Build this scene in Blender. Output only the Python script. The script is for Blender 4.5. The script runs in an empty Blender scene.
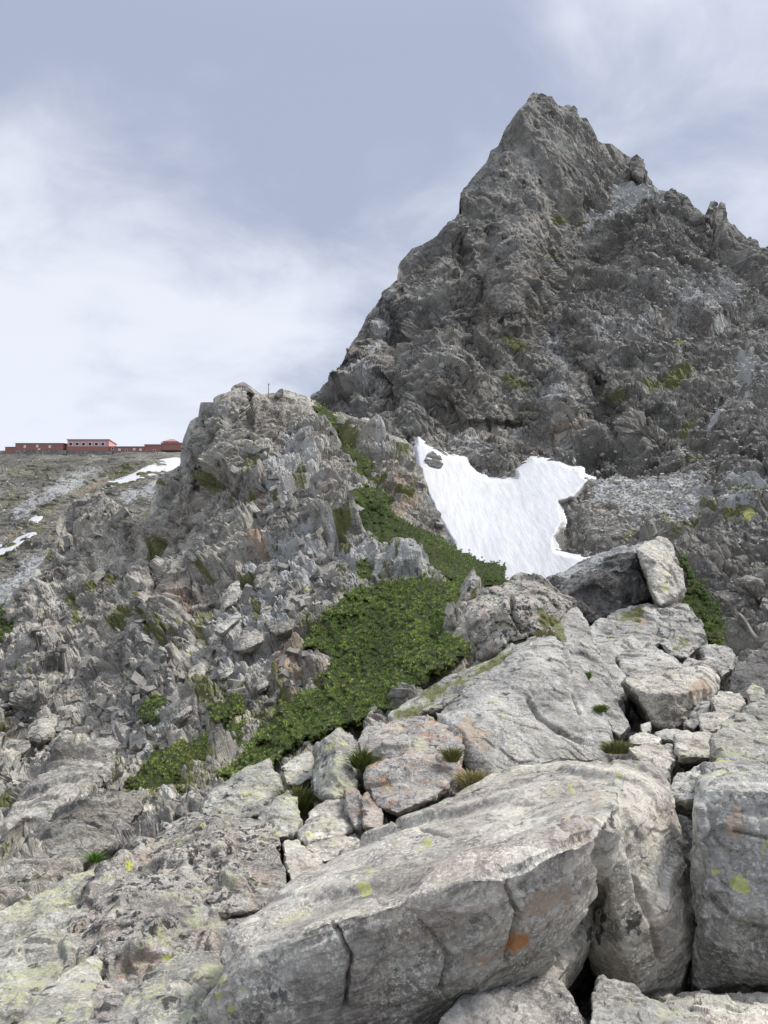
import bpy, bmesh, math, random
import numpy as np
from concurrent.futures import ThreadPoolExecutor
from mathutils import Vector

rng = np.random.default_rng(7)
random.seed(7)
SC = bpy.context.scene
COL = SC.collection
F = 770.0
PITCH = math.radians(7.5)
EYE = np.array([0.0, 0.0, 1.6])
cp, sp = math.cos(PITCH), math.sin(PITCH)

# ------------------------------------------------------------------ helpers
def P(px, py, D):
    """a point D metres ahead, on the sight line of a place in the photograph"""
    px = np.asarray(px, float); py = np.asarray(py, float); D = np.asarray(D, float)
    cx = (px - 384) / F; cy = (512 - py) / F
    y = cp - cy * sp; z = sp + cy * cp
    k = D / y
    return np.stack([cx * k, D + 0 * cx, z * k + EYE[2]], -1)

def link(o, parent=None):
    COL.objects.link(o)
    if parent: o.parent = parent
    return o

def tag(o, label=None, cat=None, group=None, kind=None):
    if label: o['label'] = label
    if cat: o['category'] = cat
    if group: o['group'] = group
    if kind: o['kind'] = kind
    return o

def mesh_np(name, verts, faces, mats, attrs=None, smooth=False, matidx=None):
    """faces: (n,k) int array"""
    me = bpy.data.meshes.new(name)
    verts = np.ascontiguousarray(verts, dtype=np.float32).reshape(-1, 3)
    faces = np.ascontiguousarray(faces, dtype=np.int32)
    n, k = faces.shape
    me.vertices.add(len(verts)); me.vertices.foreach_set('co', verts.ravel())
    me.loops.add(n * k); me.loops.foreach_set('vertex_index', faces.ravel())
    me.polygons.add(n)
    me.polygons.foreach_set('loop_start', np.arange(0, n * k, k, dtype=np.int32))
    if matidx is not None: me.polygons.foreach_set('material_index', np.asarray(matidx, np.int32))
    me.update(calc_edges=True)
    me.polygons.foreach_set('use_smooth', np.full(n, smooth))
    for m in (mats if isinstance(mats, (list, tuple)) else [mats]): me.materials.append(m)
    if attrs:
        for an, v in attrs.items():
            v = np.asarray(v, np.float32)
            if v.ndim == 1:
                a = me.attributes.new(an, 'FLOAT', 'POINT'); a.data.foreach_set('value', v)
            else:
                a = me.attributes.new(an, 'FLOAT_COLOR', 'POINT')
                v4 = np.ones((len(v), 4), np.float32); v4[:, :v.shape[1]] = v
                a.data.foreach_set('color', v4.ravel())
    return me

def smooth01(x): 
    x = np.clip(x, 0, 1); return x * x * (3 - 2 * x)

# hashes
def _h(ix, iy, iz, seed):
    with np.errstate(over='ignore'):
        h = (ix.astype(np.uint32) * np.uint32(374761393) + iy.astype(np.uint32) * np.uint32(668265263)
             + iz.astype(np.uint32) * np.uint32(2147483647 ^ 0x5bd1e995) + np.uint32((seed * 2654435761) & 0xffffffff))
        h ^= h >> np.uint32(13); h *= np.uint32(1274126177); h ^= h >> np.uint32(16)
        h *= np.uint32(2246822519); h ^= h >> np.uint32(13)
    return h

def _u(h, k):  # a 0..1 value out of a hash
    with np.errstate(over='ignore'):
        g = h * np.uint32(2654435761 + 2 * k * 40503 & 0xffffffff | 1)
        g ^= g >> np.uint32(15); g *= np.uint32(2246822519); g ^= g >> np.uint32(13)
    return (g & np.uint32(0xffffff)).astype(np.float32) / np.float32(16777216.0)

def _par(fn, p, nout):
    n = len(p); out = [np.empty(n, np.float32) for _ in range(nout)]
    ch = 32768
    def job(s):
        r = fn(p[s:s + ch])
        if nout == 1: r = (r,)
        for o, x in zip(out, r): o[s:s + ch] = x
    with ThreadPoolExecutor(4) as ex: list(ex.map(job, range(0, n, ch)))
    return out[0] if nout == 1 else out

def vnoise(p, seed=0):
    def fn(p):
        i = np.floor(p).astype(np.int64); f = (p - i).astype(np.float32); f = f * f * (3 - 2 * f)
        r = 0
        for a in (0, 1):
            for b in (0, 1):
                for c in (0, 1):
                    w = (f[:, 0] if a else 1 - f[:, 0]) * (f[:, 1] if b else 1 - f[:, 1]) * (f[:, 2] if c else 1 - f[:, 2])
                    r = r + w * _u(_h(i[:, 0] + a, i[:, 1] + b, i[:, 2] + c, seed), 1)
        return r * 2 - 1
    return _par(fn, p, 1)

def fbm(p, seed=0, oct=4, gain=.5):
    r = 0; a = 1; t = 0
    for k in range(oct):
        r = r + a * vnoise(p * (2.03 ** k) + 17.3 * k, seed + k); t += a; a *= gain
    return r / t

def cells(p, seed=0, tilt=1.0, K=16.):
    """fractured rock: each cell is a tilted plane; returns height, gap to the next cell, random"""
    def fn(p):
        p = p.astype(np.float32)
        b = np.floor(p - .5).astype(np.int64)
        n = len(p); F1 = np.full(n, 9., np.float32); F2 = np.full(n, 9., np.float32)
        hh = np.zeros(n, np.float32); rr = np.zeros(n, np.float32); ws = np.zeros(n, np.float32)
        for a in (0, 1):
            for c in (0, 1):
                for d in (0, 1):
                    ix, iy, iz = b[:, 0] + a, b[:, 1] + c, b[:, 2] + d
                    h = _h(ix, iy, iz, seed)
                    dx = p[:, 0] - (ix + .5 + (_u(h, 1) - .5) * .6)
                    dy = p[:, 1] - (iy + .5 + (_u(h, 2) - .5) * .6)
                    dz = p[:, 2] - (iz + .5 + (_u(h, 3) - .5) * .6)
                    dist = dx * dx + dy * dy + dz * dz
                    near = dist < F1
                    F2 = np.where(near, F1, np.minimum(F2, dist))
                    F1 = np.where(near, dist, F1)
                    val = (_u(h, 4) - .5) + tilt * (dx * (_u(h, 5) - .5) + dy * (_u(h, 6) - .5) + dz * (_u(h, 7) - .5)) * 2
                    wt = np.exp(-K * np.minimum(dist, 1.6)); hh += wt * val; ws += wt
                    rr = np.where(near, _u(h, 8), rr)
        return hh / (ws + 1e-12), np.sqrt(F2) - np.sqrt(F1), rr
    return _par(fn, p, 3)

def rotm(ax, ang):
    from mathutils import Matrix
    return np.array(Matrix.Rotation(math.radians(ang), 3, Vector(ax)))

def rock_disp(pos, octs, frame=None, stretch=(1, 1, 1), seed=0, crack=.25, pix=None, tilt=1.1, warp=.35, K0=38., dist=None):
    """octs: list of (cell size, amplitude). pix: metres per picture pixel (fades what is too fine)"""
    q = pos if frame is None else pos @ frame
    q = q / np.array(stretch)
    d = np.zeros(len(pos), np.float32); rnd = np.zeros(len(pos), np.float32); wr = 0
    for k, (s, a) in enumerate(octs):
        w = 1.0 if pix is None else smooth01((s / pix - 1.8) / 2.2)
        if dist is not None: w = w * np.clip(.28 * dist / s, 0, 1)
        wp = np.stack([vnoise(q / s * .9 + 31 * j, seed + 50 + j + 7 * k) for j in range(3)], -1) * warp
        h, gap, r = cells(q / s + wp, seed + 11 * k, tilt, K0 if k == 0 else 75.)
        d += w * a * (h - crack * (.05 if k == 0 else .15 if k == 1 else .6 if k == 2 else 1.3) * np.exp(-gap * gap / .006))
        rnd += w * (r - .5) / (1 + .3 * k); wr = wr + w / (1 + .3 * k)
    return d, rnd / np.maximum(wr, .4)

def in_poly(px, py, poly):
    """signed distance in picture pixels, positive inside"""
    px = np.asarray(px, np.float32); py = np.asarray(py, np.float32)
    d = np.full(px.shape, 1e9, np.float32); inside = np.zeros(px.shape, bool)
    n = len(poly)
    for i in range(n):
        x0, y0 = poly[i]; x1, y1 = poly[(i + 1) % n]
        ex, ey = x1 - x0, y1 - y0; L = ex * ex + ey * ey + 1e-9
        t = np.clip(((px - x0) * ex + (py - y0) * ey) / L, 0, 1)
        d = np.minimum(d, (px - x0 - t * ex) ** 2 + (py - y0 - t * ey) ** 2)
        cond = ((y0 > py) != (y1 > py)) & (px < ex * (py - y0) / (y1 - y0 + 1e-12) + x0)
        inside ^= cond
    d = np.sqrt(d)
    return np.where(inside, d, -d)

def line_dist(px, py, pts):
    d = np.full(px.shape, 1e9, np.float32)
    for (x0, y0), (x1, y1) in zip(pts[:-1], pts[1:]):
        ex, ey = x1 - x0, y1 - y0; L = ex * ex + ey * ey + 1e-9
        t = np.clip(((px - x0) * ex + (py - y0) * ey) / L, 0, 1)
        d = np.minimum(d, (px - x0 - t * ex) ** 2 + (py - y0 - t * ey) ** 2)
    return np.sqrt(d)

class Depth:
    """smooth distance field through surveyed points (thin plate in log distance)"""
    def __init__(s, pts, lam=.02):
        p = np.array(pts, float); s.c = p[:, :2] / 100; n = len(p)
        K = s.phi(np.linalg.norm(s.c[:, None] - s.c[None], axis=-1)) + lam * np.eye(n)
        A = np.zeros((n + 3, n + 3)); A[:n, :n] = K; A[:n, n] = 1; A[:n, n + 1:] = s.c; A[n, :n] = 1; A[n + 1:, :n] = s.c.T
        b = np.zeros(n + 3); b[:n] = np.log(p[:, 2]); s.w = np.linalg.solve(A, b); s.n = n
        s.lo, s.hi = p[:, 2].min() * .8, p[:, 2].max() * 1.15
    @staticmethod
    def phi(r): return np.where(r > 1e-6, r * r * np.log(np.maximum(r, 1e-6)), 0)
    def __call__(s, px, py):
        sh = np.shape(px); x = np.ravel(px) / 100.; y = np.ravel(py) / 100.
        v = s.w[s.n] + s.w[s.n + 1] * x + s.w[s.n + 2] * y
        for i in range(s.n): v = v + s.w[i] * s.phi(np.hypot(x - s.c[i, 0], y - s.c[i, 1]))
        return np.clip(np.exp(v), s.lo, s.hi).reshape(sh)

def grid_faces(R, C):
    i = np.arange((R - 1) * (C - 1)); r = i // (C - 1); c = i % (C - 1)
    a = r * C + c
    return np.stack([a, a + C, a + C + 1, a + 1], -1)

def grid_normals(G):
    du = np.gradient(G, axis=1); dv = np.gradient(G, axis=0)
    n = np.cross(du, dv); n /= np.linalg.norm(n, axis=-1, keepdims=True) + 1e-9
    # face the camera side
    s = np.sign(np.sum(n * (EYE - G), -1, keepdims=True)); 
    return n * np.where(s == 0, 1, s)

def blob(px, py, x, y, rx, ry, ang=0):
    a = math.radians(ang); dx = px - x; dy = py - y
    u = dx * math.cos(a) + dy * math.sin(a); v = -dx * math.sin(a) + dy * math.cos(a)
    return (u / rx) ** 2 + (v / ry) ** 2

# ------------------------------------------------------------------ materials
def nn(nt, t, **kw):
    n = nt.nodes.new(t)
    for k, v in kw.items(): setattr(n, k, v)
    return n

def lin(c): return tuple(((x / 12.92) if x <= .04045 else ((x + .055) / 1.055) ** 2.4) for x in c)

def rock_material(name, S=1.0, dark=(.13, .125, .12), light=(.30, .29, .27), warm=(.27, .20, .165), warm_amt=.5,
                  speck=.5, black=.15, yellow=.2, pale_lichen=.3, orange=.05, bump=1.0, up=0.0, frame=(0, 0, 0), stripes=.5, useattr=True, mott=.55):
    m = bpy.data.materials.new(name); m.use_nodes = True; nt = m.node_tree; L = nt.links
    dark, light, warm = [tuple(a * b for a, b in zip(c, (1.0, 1.0, .945))) for c in (dark, light, warm)]
    bs = nt.nodes['Principled BSDF']; bs.inputs['Roughness'].default_value = .88
    bs.inputs['Specular IOR Level'].default_value = .25
    tc = nn(nt, 'ShaderNodeTexCoord'); oi = nn(nt, 'ShaderNodeObjectInfo')
    add = nn(nt, 'ShaderNodeVectorMath', operation='MULTIPLY_ADD')
    L.new(tc.outputs['Object'], add.inputs[0]); add.inputs[1].default_value = (1 / S,) * 3
    cx = nn(nt, 'ShaderNodeCombineXYZ'); ml = nn(nt, 'ShaderNodeMath', operation='MULTIPLY'); ml.inputs[1].default_value = 37.
    L.new(oi.outputs['Random'], ml.inputs[0])
    for i in range(3): L.new(ml.outputs[0], cx.inputs[i])
    L.new(cx.outputs[0], add.inputs[2]); co = add.outputs[0]
    def noise(scale, detail=6, rough=.6, vec=None, dist=0.):
        n = nn(nt, 'ShaderNodeTexNoise'); n.inputs['Scale'].default_value = scale; n.inputs['Detail'].default_value = detail
        n.inputs['Roughness'].default_value = rough; n.inputs['Distortion'].default_value = dist
        L.new(vec or co, n.inputs['Vector']); return n.outputs['Fac']
    def ramp(x, lo, hi, a=0., b=1.):
        r = nn(nt, 'ShaderNodeMapRange'); r.interpolation_type = 'SMOOTHSTEP'
        r.inputs['From Min'].default_value = lo; r.inputs['From Max'].default_value = hi
        r.inputs['To Min'].default_value = a; r.inputs['To Max'].default_value = b
        L.new(x, r.inputs['Value']); return r.outputs['Result']
    def mul(a, b, op='MULTIPLY'):
        r = nn(nt, 'ShaderNodeMath', operation=op)
        for i, v in enumerate((a, b)):
            if isinstance(v, (int, float)): r.inputs[i].default_value = v
            else: L.new(v, r.inputs[i])
        return r.outputs[0]
    def mix(f, a, b, bt='MIX'):
        r = nn(nt, 'ShaderNodeMix', data_type='RGBA', blend_type=bt)
        if isinstance(f, (int, float)): r.inputs['Factor'].default_value = f
        else: L.new(f, r.inputs['Factor'])
        for k, v in ((6, a), (7, b)):
            if isinstance(v, tuple): r.inputs[k].default_value = (*v, 1)
            else: L.new(v, r.inputs[k])
        return r.outputs[2]
    geo = nn(nt, 'ShaderNodeNewGeometry'); sep = nn(nt, 'ShaderNodeSeparateXYZ'); L.new(geo.outputs['Normal'], sep.inputs[0])
    upf = ramp(sep.outputs[2], .0, .75)
    # foliation
    mp = nn(nt, 'ShaderNodeMapping'); mp.inputs['Rotation'].default_value = [math.radians(a) for a in frame]
    mp.inputs['Scale'].default_value = (.25, .9, 3.2); L.new(co, mp.inputs['Vector'])
    st = noise(2.6, 7, .62, mp.outputs[0], .35)
    col = mix(ramp(noise(.9, 5), .36, .66), dark, light)
    col = mix(mul(ramp(noise(1.7, 6, .6, None, .4), .47, .66), warm_amt), col, warm)
    col = mix(mul(ramp(st, .38, .62), stripes), col, mix(.5, col, light))
    col = mix(ramp(st, .30, .42, stripes * .6, 0.), col, dark)
    # weathered mottling: dark damp-looking crust and bleached breaks
    mo = noise(4.2, 9, .74, None, .5)
    col = mix(mul(ramp(mo, .47, .41), mott), col, tuple(c * .50 for c in dark))
    col = mix(mul(ramp(mo, .55, .61), mott * .8), col, tuple(min(1, c * 1.32) for c in light))
    # mineral grain
    area2 = ramp(noise(1.4, 4, .6), .38, .62, .25, 1.); area3 = ramp(noise(1.1, 4, .6, None, .5), .62, .40, .2, 1.)
    col = mix(mul(area2, mul(ramp(noise(30, 4, .8), .50, .60), speck * .9)), col, tuple(min(1, c * 1.75) for c in light))
    col = mix(mul(area3, mul(ramp(noise(14, 6, .8, None, .2), .47, .38), speck)), col, tuple(c * .45 for c in dark))
    # crusty pale grey-white lichen with ragged rims
    v = nn(nt, 'ShaderNodeTexVoronoi'); v.inputs['Scale'].default_value = 5.; 
    wv = nn(nt, 'ShaderNodeVectorMath', operation='MULTIPLY_ADD'); nz = nn(nt, 'ShaderNodeTexNoise'); nz.inputs['Scale'].default_value = 9; nz.inputs['Detail'].default_value = 4
    L.new(co, nz.inputs['Vector']); L.new(nz.outputs['Color'], wv.inputs[0]); wv.inputs[1].default_value = (.35,) * 3; L.new(co, wv.inputs[2])
    L.new(wv.outputs[0], v.inputs['Vector'])
    vr = nn(nt, 'ShaderNodeSeparateColor'); L.new(v.outputs['Color'], vr.inputs[0])
    spot = ramp(v.outputs['Distance'], .42, .30)
    area = ramp(noise(1.3, 3), .46, .60)
    pl = mul(mul(spot, ramp(vr.outputs[0], 1 - pale_lichen, 1 - pale_lichen + .05)), area)
    col = mix(mul(pl, .8), col, (.46, .46, .41))
    bl = mul(mul(spot, ramp(vr.outputs[1], 1 - black * 1.3, 1 - black * 1.3 + .04)), ramp(noise(.8, 3), .45, .56))
    col = mix(mul(bl, .85), col, (.035, .033, .032))
    if black > .5:
        b2 = mul(ramp(noise(6.5, 5, .7, None, .3), .53, .56), ramp(noise(.9, 3), .44, .52)); col = mix(mul(b2, .88), col, (.03, .028, .028))
    # yellow-green crust mostly on ground facing the sky
    yn = ramp(noise(2.2, 8, .72, None, .5), .64 - yellow * .20, .665 - yellow * .20)
    yf = mul(mul(yn, ramp(noise(17, 4, .8), .40, .52, .25, 1.)), ramp(sep.outputs[2], -.2, .8, .25, 1.))
    col = mix(mul(yf, .75), col, (.385, .39, .235))
    # a few vivid yellow maps
    v2 = nn(nt, 'ShaderNodeTexVoronoi'); v2.inputs['Scale'].default_value = 2.3; L.new(wv.outputs[0], v2.inputs['Vector'])
    vr2 = nn(nt, 'ShaderNodeSeparateColor'); L.new(v2.outputs['Color'], vr2.inputs[0])
    viv = mul(ramp(v2.outputs['Distance'], .24, .20), ramp(vr2.outputs[2], .985 - yellow * .22, .995 - yellow * .22))
    col = mix(mul(mul(viv, ramp(noise(11, 5, .8), .38, .5)), .85), col, (.44, .46, .07))
    # iron stain
    on = ramp(noise(1.9, 7, .7, None, .8), .70 - orange * .35, .76 - orange * .3)
    col = mix(mul(on, .65), col, (.36, .19, .09))
    if useattr:
        at = nn(nt, 'ShaderNodeAttribute'); at.attribute_name = 'mask'; sc = nn(nt, 'ShaderNodeSeparateColor'); L.new(at.outputs['Color'], sc.inputs[0])
        cr = nn(nt, 'ShaderNodeAttribute'); cr.attribute_name = 'crnd'
        k = ramp(cr.outputs['Fac'], -.5, .5, .62, 1.42)
        kc = nn(nt, 'ShaderNodeCombineXYZ'); [L.new(k, kc.inputs[i]) for i in range(3)]
        col = mix(1., col, kc.outputs[0], 'MULTIPLY')
        br = noise(7, 6, .75)
        fine = noise(26, 4, .8)
        def am(i): return ramp(mul(mul(sc.outputs[i], .62), mul(mul(br, fine, 'ADD'), .9), 'ADD'), 1.16, 1.36)
        av = ramp(mul(mul(at.outputs['Alpha'], .62), mul(mul(br, fine, 'ADD'), .9), 'ADD'), 1.26, 1.32)
        # blue: rust and bare soil, green: pale broken stone, red: moss and grass
        col = mix(mul(am(2), .75), col, mix(br, (.27, .19, .13), (.42, .32, .23)))
        col = mix(mul(mul(am(2), ramp(sc.outputs[2], 1.0, 1.15)), .9), col, mix(br, (.46, .20, .06), (.30, .14, .06)))
        col = mix(mul(av, .9), col, mix(fine, (.33, .34, .12), (.48, .49, .20)))
        col = mix(mul(am(1), .80), col, mix(fine, (.27, .275, .27), (.58, .58, .555)))
        col = mix(mul(am(0), .92), col, mix(fine, (.05, .062, .015), (.19, .19, .065)))
    L.new(col, bs.inputs['Base Color'])
    hb = mul(mul(st, .9), mul(noise(6, 9, .72), 1.0), 'ADD')
    hb = mul(hb, mul(noise(30, 5, .7), .4), 'ADD')
    hb = mul(hb, mul(ramp(noise(3.5, 8, .7, None, .6), .47, .53), .35), 'ADD')
    bp = nn(nt, 'ShaderNodeBump'); bp.inputs['Strength'].default_value = min(1., .85 * bump); bp.inputs['Distance'].default_value = .09 * S * bump
    L.new(hb, bp.inputs['Height']); L.new(bp.outputs[0], bs.inputs['Normal'])
    return m

def plain_material(name, col, rough=.8, var=.25, scale=20, bump=0.):
    m = bpy.data.materials.new(name); m.use_nodes = True; nt = m.node_tree; L = nt.links
    bs = nt.nodes['Principled BSDF']; bs.inputs['Roughness'].default_value = rough
    bs.inputs['Specular IOR Level'].default_value = .2
    tc = nn(nt, 'ShaderNodeTexCoord'); n = nn(nt, 'ShaderNodeTexNoise'); n.inputs['Scale'].default_value = scale; n.inputs['Detail'].default_value = 6
    L.new(tc.outputs['Object'], n.inputs['Vector'])
    mx = nn(nt, 'ShaderNodeMix', data_type='RGBA'); L.new(n.outputs['Fac'], mx.inputs['Factor'])
    mx.inputs[6].default_value = (*[c * (1 - var) for c in col], 1); mx.inputs[7].default_value = (*[min(1, c * (1 + var)) for c in col], 1)
    L.new(mx.outputs[2], bs.inputs['Base Color'])
    if bump:
        bp = nn(nt, 'ShaderNodeBump'); bp.inputs['Distance'].default_value = bump; L.new(n.outputs['Fac'], bp.inputs['Height']); L.new(bp.outputs[0], bs.inputs['Normal'])
    return m

def leaf_material(name):
    m = bpy.data.materials.new(name); m.use_nodes = True; nt = m.node_tree; L = nt.links
    bs = nt.nodes['Principled BSDF']; bs.inputs['Roughness'].default_value = .6; bs.inputs['Specular IOR Level'].default_value = .25
    at = nn(nt, 'ShaderNodeAttribute'); at.attribute_name = 'tone'
    L.new(at.outputs['Color'], bs.inputs['Base Color'])
    return m

def snow_material():
    m = bpy.data.materials.new('old_snow'); m.use_nodes = True; nt = m.node_tree; L = nt.links
    bs = nt.nodes['Principled BSDF']; bs.inputs['Roughness'].default_value = .75
    tc = nn(nt, 'ShaderNodeTexCoord')
    mp = nn(nt, 'ShaderNodeMapping'); mp.inputs['Scale'].default_value = (2.4, .3, .3); L.new(tc.outputs['Object'], mp.inputs['Vector'])
    n = nn(nt, 'ShaderNodeTexNoise'); n.inputs['Scale'].default_value = .9; n.inputs['Detail'].default_value = 8; n.inputs['Roughness'].default_value = .68; L.new(mp.outputs[0], n.inputs['Vector'])
    n2 = nn(nt, 'ShaderNodeTexNoise'); n2.inputs['Scale'].default_value = 2.2; n2.inputs['Detail'].default_value = 9; n2.inputs['Roughness'].default_value = .8; L.new(tc.outputs['Object'], n2.inputs['Vector'])
    r = nn(nt, 'ShaderNodeMapRange'); r.inputs['From Min'].default_value = .35; r.inputs['From Max'].default_value = .62; L.new(n.outputs['Fac'], r.inputs['Value'])
    mx = nn(nt, 'ShaderNodeMix', data_type='RGBA'); L.new(r.outputs[0], mx.inputs['Factor'])
    mx.inputs[6].default_value = (.49, .49, .48, 1); mx.inputs[7].default_value = (.58, .585, .59, 1)
    r2 = nn(nt, 'ShaderNodeMapRange'); r2.inputs['From Min'].default_value = .66; r2.inputs['From Max'].default_value = .74; L.new(n2.outputs['Fac'], r2.inputs['Value'])
    mx2 = nn(nt, 'ShaderNodeMix', data_type='RGBA'); L.new(r2.outputs[0], mx2.inputs['Factor']); L.new(mx.outputs[2], mx2.inputs[6]); mx2.inputs[7].default_value = (.30, .29, .27, 1)
    L.new(mx2.outputs[2], bs.inputs['Base Color'])
    bp = nn(nt, 'ShaderNodeBump'); bp.inputs['Distance'].default_value = .4; bp.inputs['Strength'].default_value = .35; L.new(n.outputs['Fac'], bp.inputs['Height']); L.new(bp.outputs[0], bs.inputs['Normal'])
    return m

M = {}
M['peak'] = rock_material('rock_peak', S=7, dark=(.092, .087, .082), light=(.235, .224, .205), warm=(.165, .14, .122), warm_amt=.55, speck=.6, black=.10,
                          yellow=.0, pale_lichen=.12, orange=.0, bump=.5, frame=(35, 20, 10), stripes=.45, mott=.35)
M['far'] = rock_material('rock_far_slope', S=12, dark=(.10, .094, .082), light=(.21, .20, .178), warm=(.14, .125, .088), warm_amt=.6, speck=.5, black=.05,
                         yellow=.0, pale_lichen=.05, orange=0., bump=.8)
M['ridge'] = rock_material('rock_ridge', S=2.2, dark=(.16, .15, .138), light=(.40, .38, .345), warm=(.31, .25, .215), warm_amt=.5, speck=.6, black=.12,
                           yellow=.05, pale_lichen=.25, orange=.02, bump=.6, frame=(30, 25, 0), stripes=.5)
M['near'] = rock_material('rock_near', S=.8, dark=(.16, .153, .145), light=(.40, .385, .36), warm=(.33, .255, .22), warm_amt=.5, speck=.6, black=.2,
                          yellow=.25, pale_lichen=.3, orange=.08, bump=1.)
# boulder rocks
M['slab'] = rock_material('rock_pinkish_slab', S=.55, dark=(.20, .183, .168), light=(.47, .445, .40), warm=(.35, .285, .25), warm_amt=.65, speck=.7, black=.08,
                          yellow=.22, pale_lichen=.15, orange=.04, bump=.55, frame=(12, 18, 20), stripes=.75)
M['lichen'] = rock_material('rock_yellow_lichen', S=.5, dark=(.19, .185, .17), light=(.42, .41, .37), warm=(.30, .24, .20), warm_amt=.4, speck=.6, black=.35,
                            yellow=.52, pale_lichen=.5, orange=.08, bump=.65)
M['orange'] = rock_material('rock_orange_lichen', S=.45, dark=(.17, .16, .155), light=(.38, .36, .34), warm=(.34, .25, .20), warm_amt=.6, speck=.6, black=.2,
                            yellow=.25, pale_lichen=.45, orange=.48, bump=.6)
M['grey'] = rock_material('rock_grey', S=.6, dark=(.175, .17, .165), light=(.40, .39, .37), warm=(.31, .26, .23), warm_amt=.35, speck=.65, black=.12,
                          yellow=.18, pale_lichen=.3, orange=.06, bump=.55, frame=(50, 40, 0), stripes=.7)
M['dark'] = rock_material('rock_dark', S=.8, dark=(.065, .063, .062), light=(.17, .165, .16), warm=(.14, .11, .10), warm_amt=.4, speck=.6, black=.25,
                          yellow=.05, pale_lichen=.25, orange=.03, bump=.9)
M['spotted'] = rock_material('rock_spotted', S=.42, dark=(.18, .168, .16), light=(.40, .38, .35), warm=(.34, .255, .21), warm_amt=.75, speck=.7, black=.75,
                             yellow=.35, pale_lichen=.5, orange=.22, bump=.75)
M['leaf'] = leaf_material('pine_needles')
M['pine_shade'] = plain_material('pine_inner_shade', (.028, .036, .010), .95, .5, 6, .03)  # underlay colour darkened to stand for shade inside the foliage
M['snow'] = snow_material()

M['peakstone'] = rock_material('rock_pinnacle_stone', S=5, dark=(.085, .080, .076), light=(.20, .19, .175), warm=(.17, .15, .13), warm_amt=.4, speck=.5, black=.1, yellow=0., pale_lichen=.1, orange=0., bump=.8)
M['ridgestone'] = rock_material('rock_ridge_stone', S=1.6, dark=(.11, .103, .096), light=(.25, .235, .215), warm=(.22, .17, .14), warm_amt=.6, speck=.6, black=.15, yellow=.05, pale_lichen=.2, orange=.03, bump=1.)
M['ridgeblock'] = rock_material('rock_ridge_block', S=1.4, dark=(.15, .145, .135), light=(.36, .345, .315), warm=(.30, .24, .20), warm_amt=.5, speck=.6, black=.3, yellow=.12, pale_lichen=.35, orange=.05, bump=1., frame=(30, 25, 0))
M['rusty'] = rock_material('rock_rusty', S=1.2, dark=(.30, .20, .12), light=(.55, .42, .28), warm=(.46, .30, .17), warm_amt=.8, speck=.5, black=.1, yellow=.05, pale_lichen=.2, orange=.2, bump=1.)
# ------------------------------------------------------------------ land layers
def extent(spec): return spec
LAYERS = {}

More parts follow.
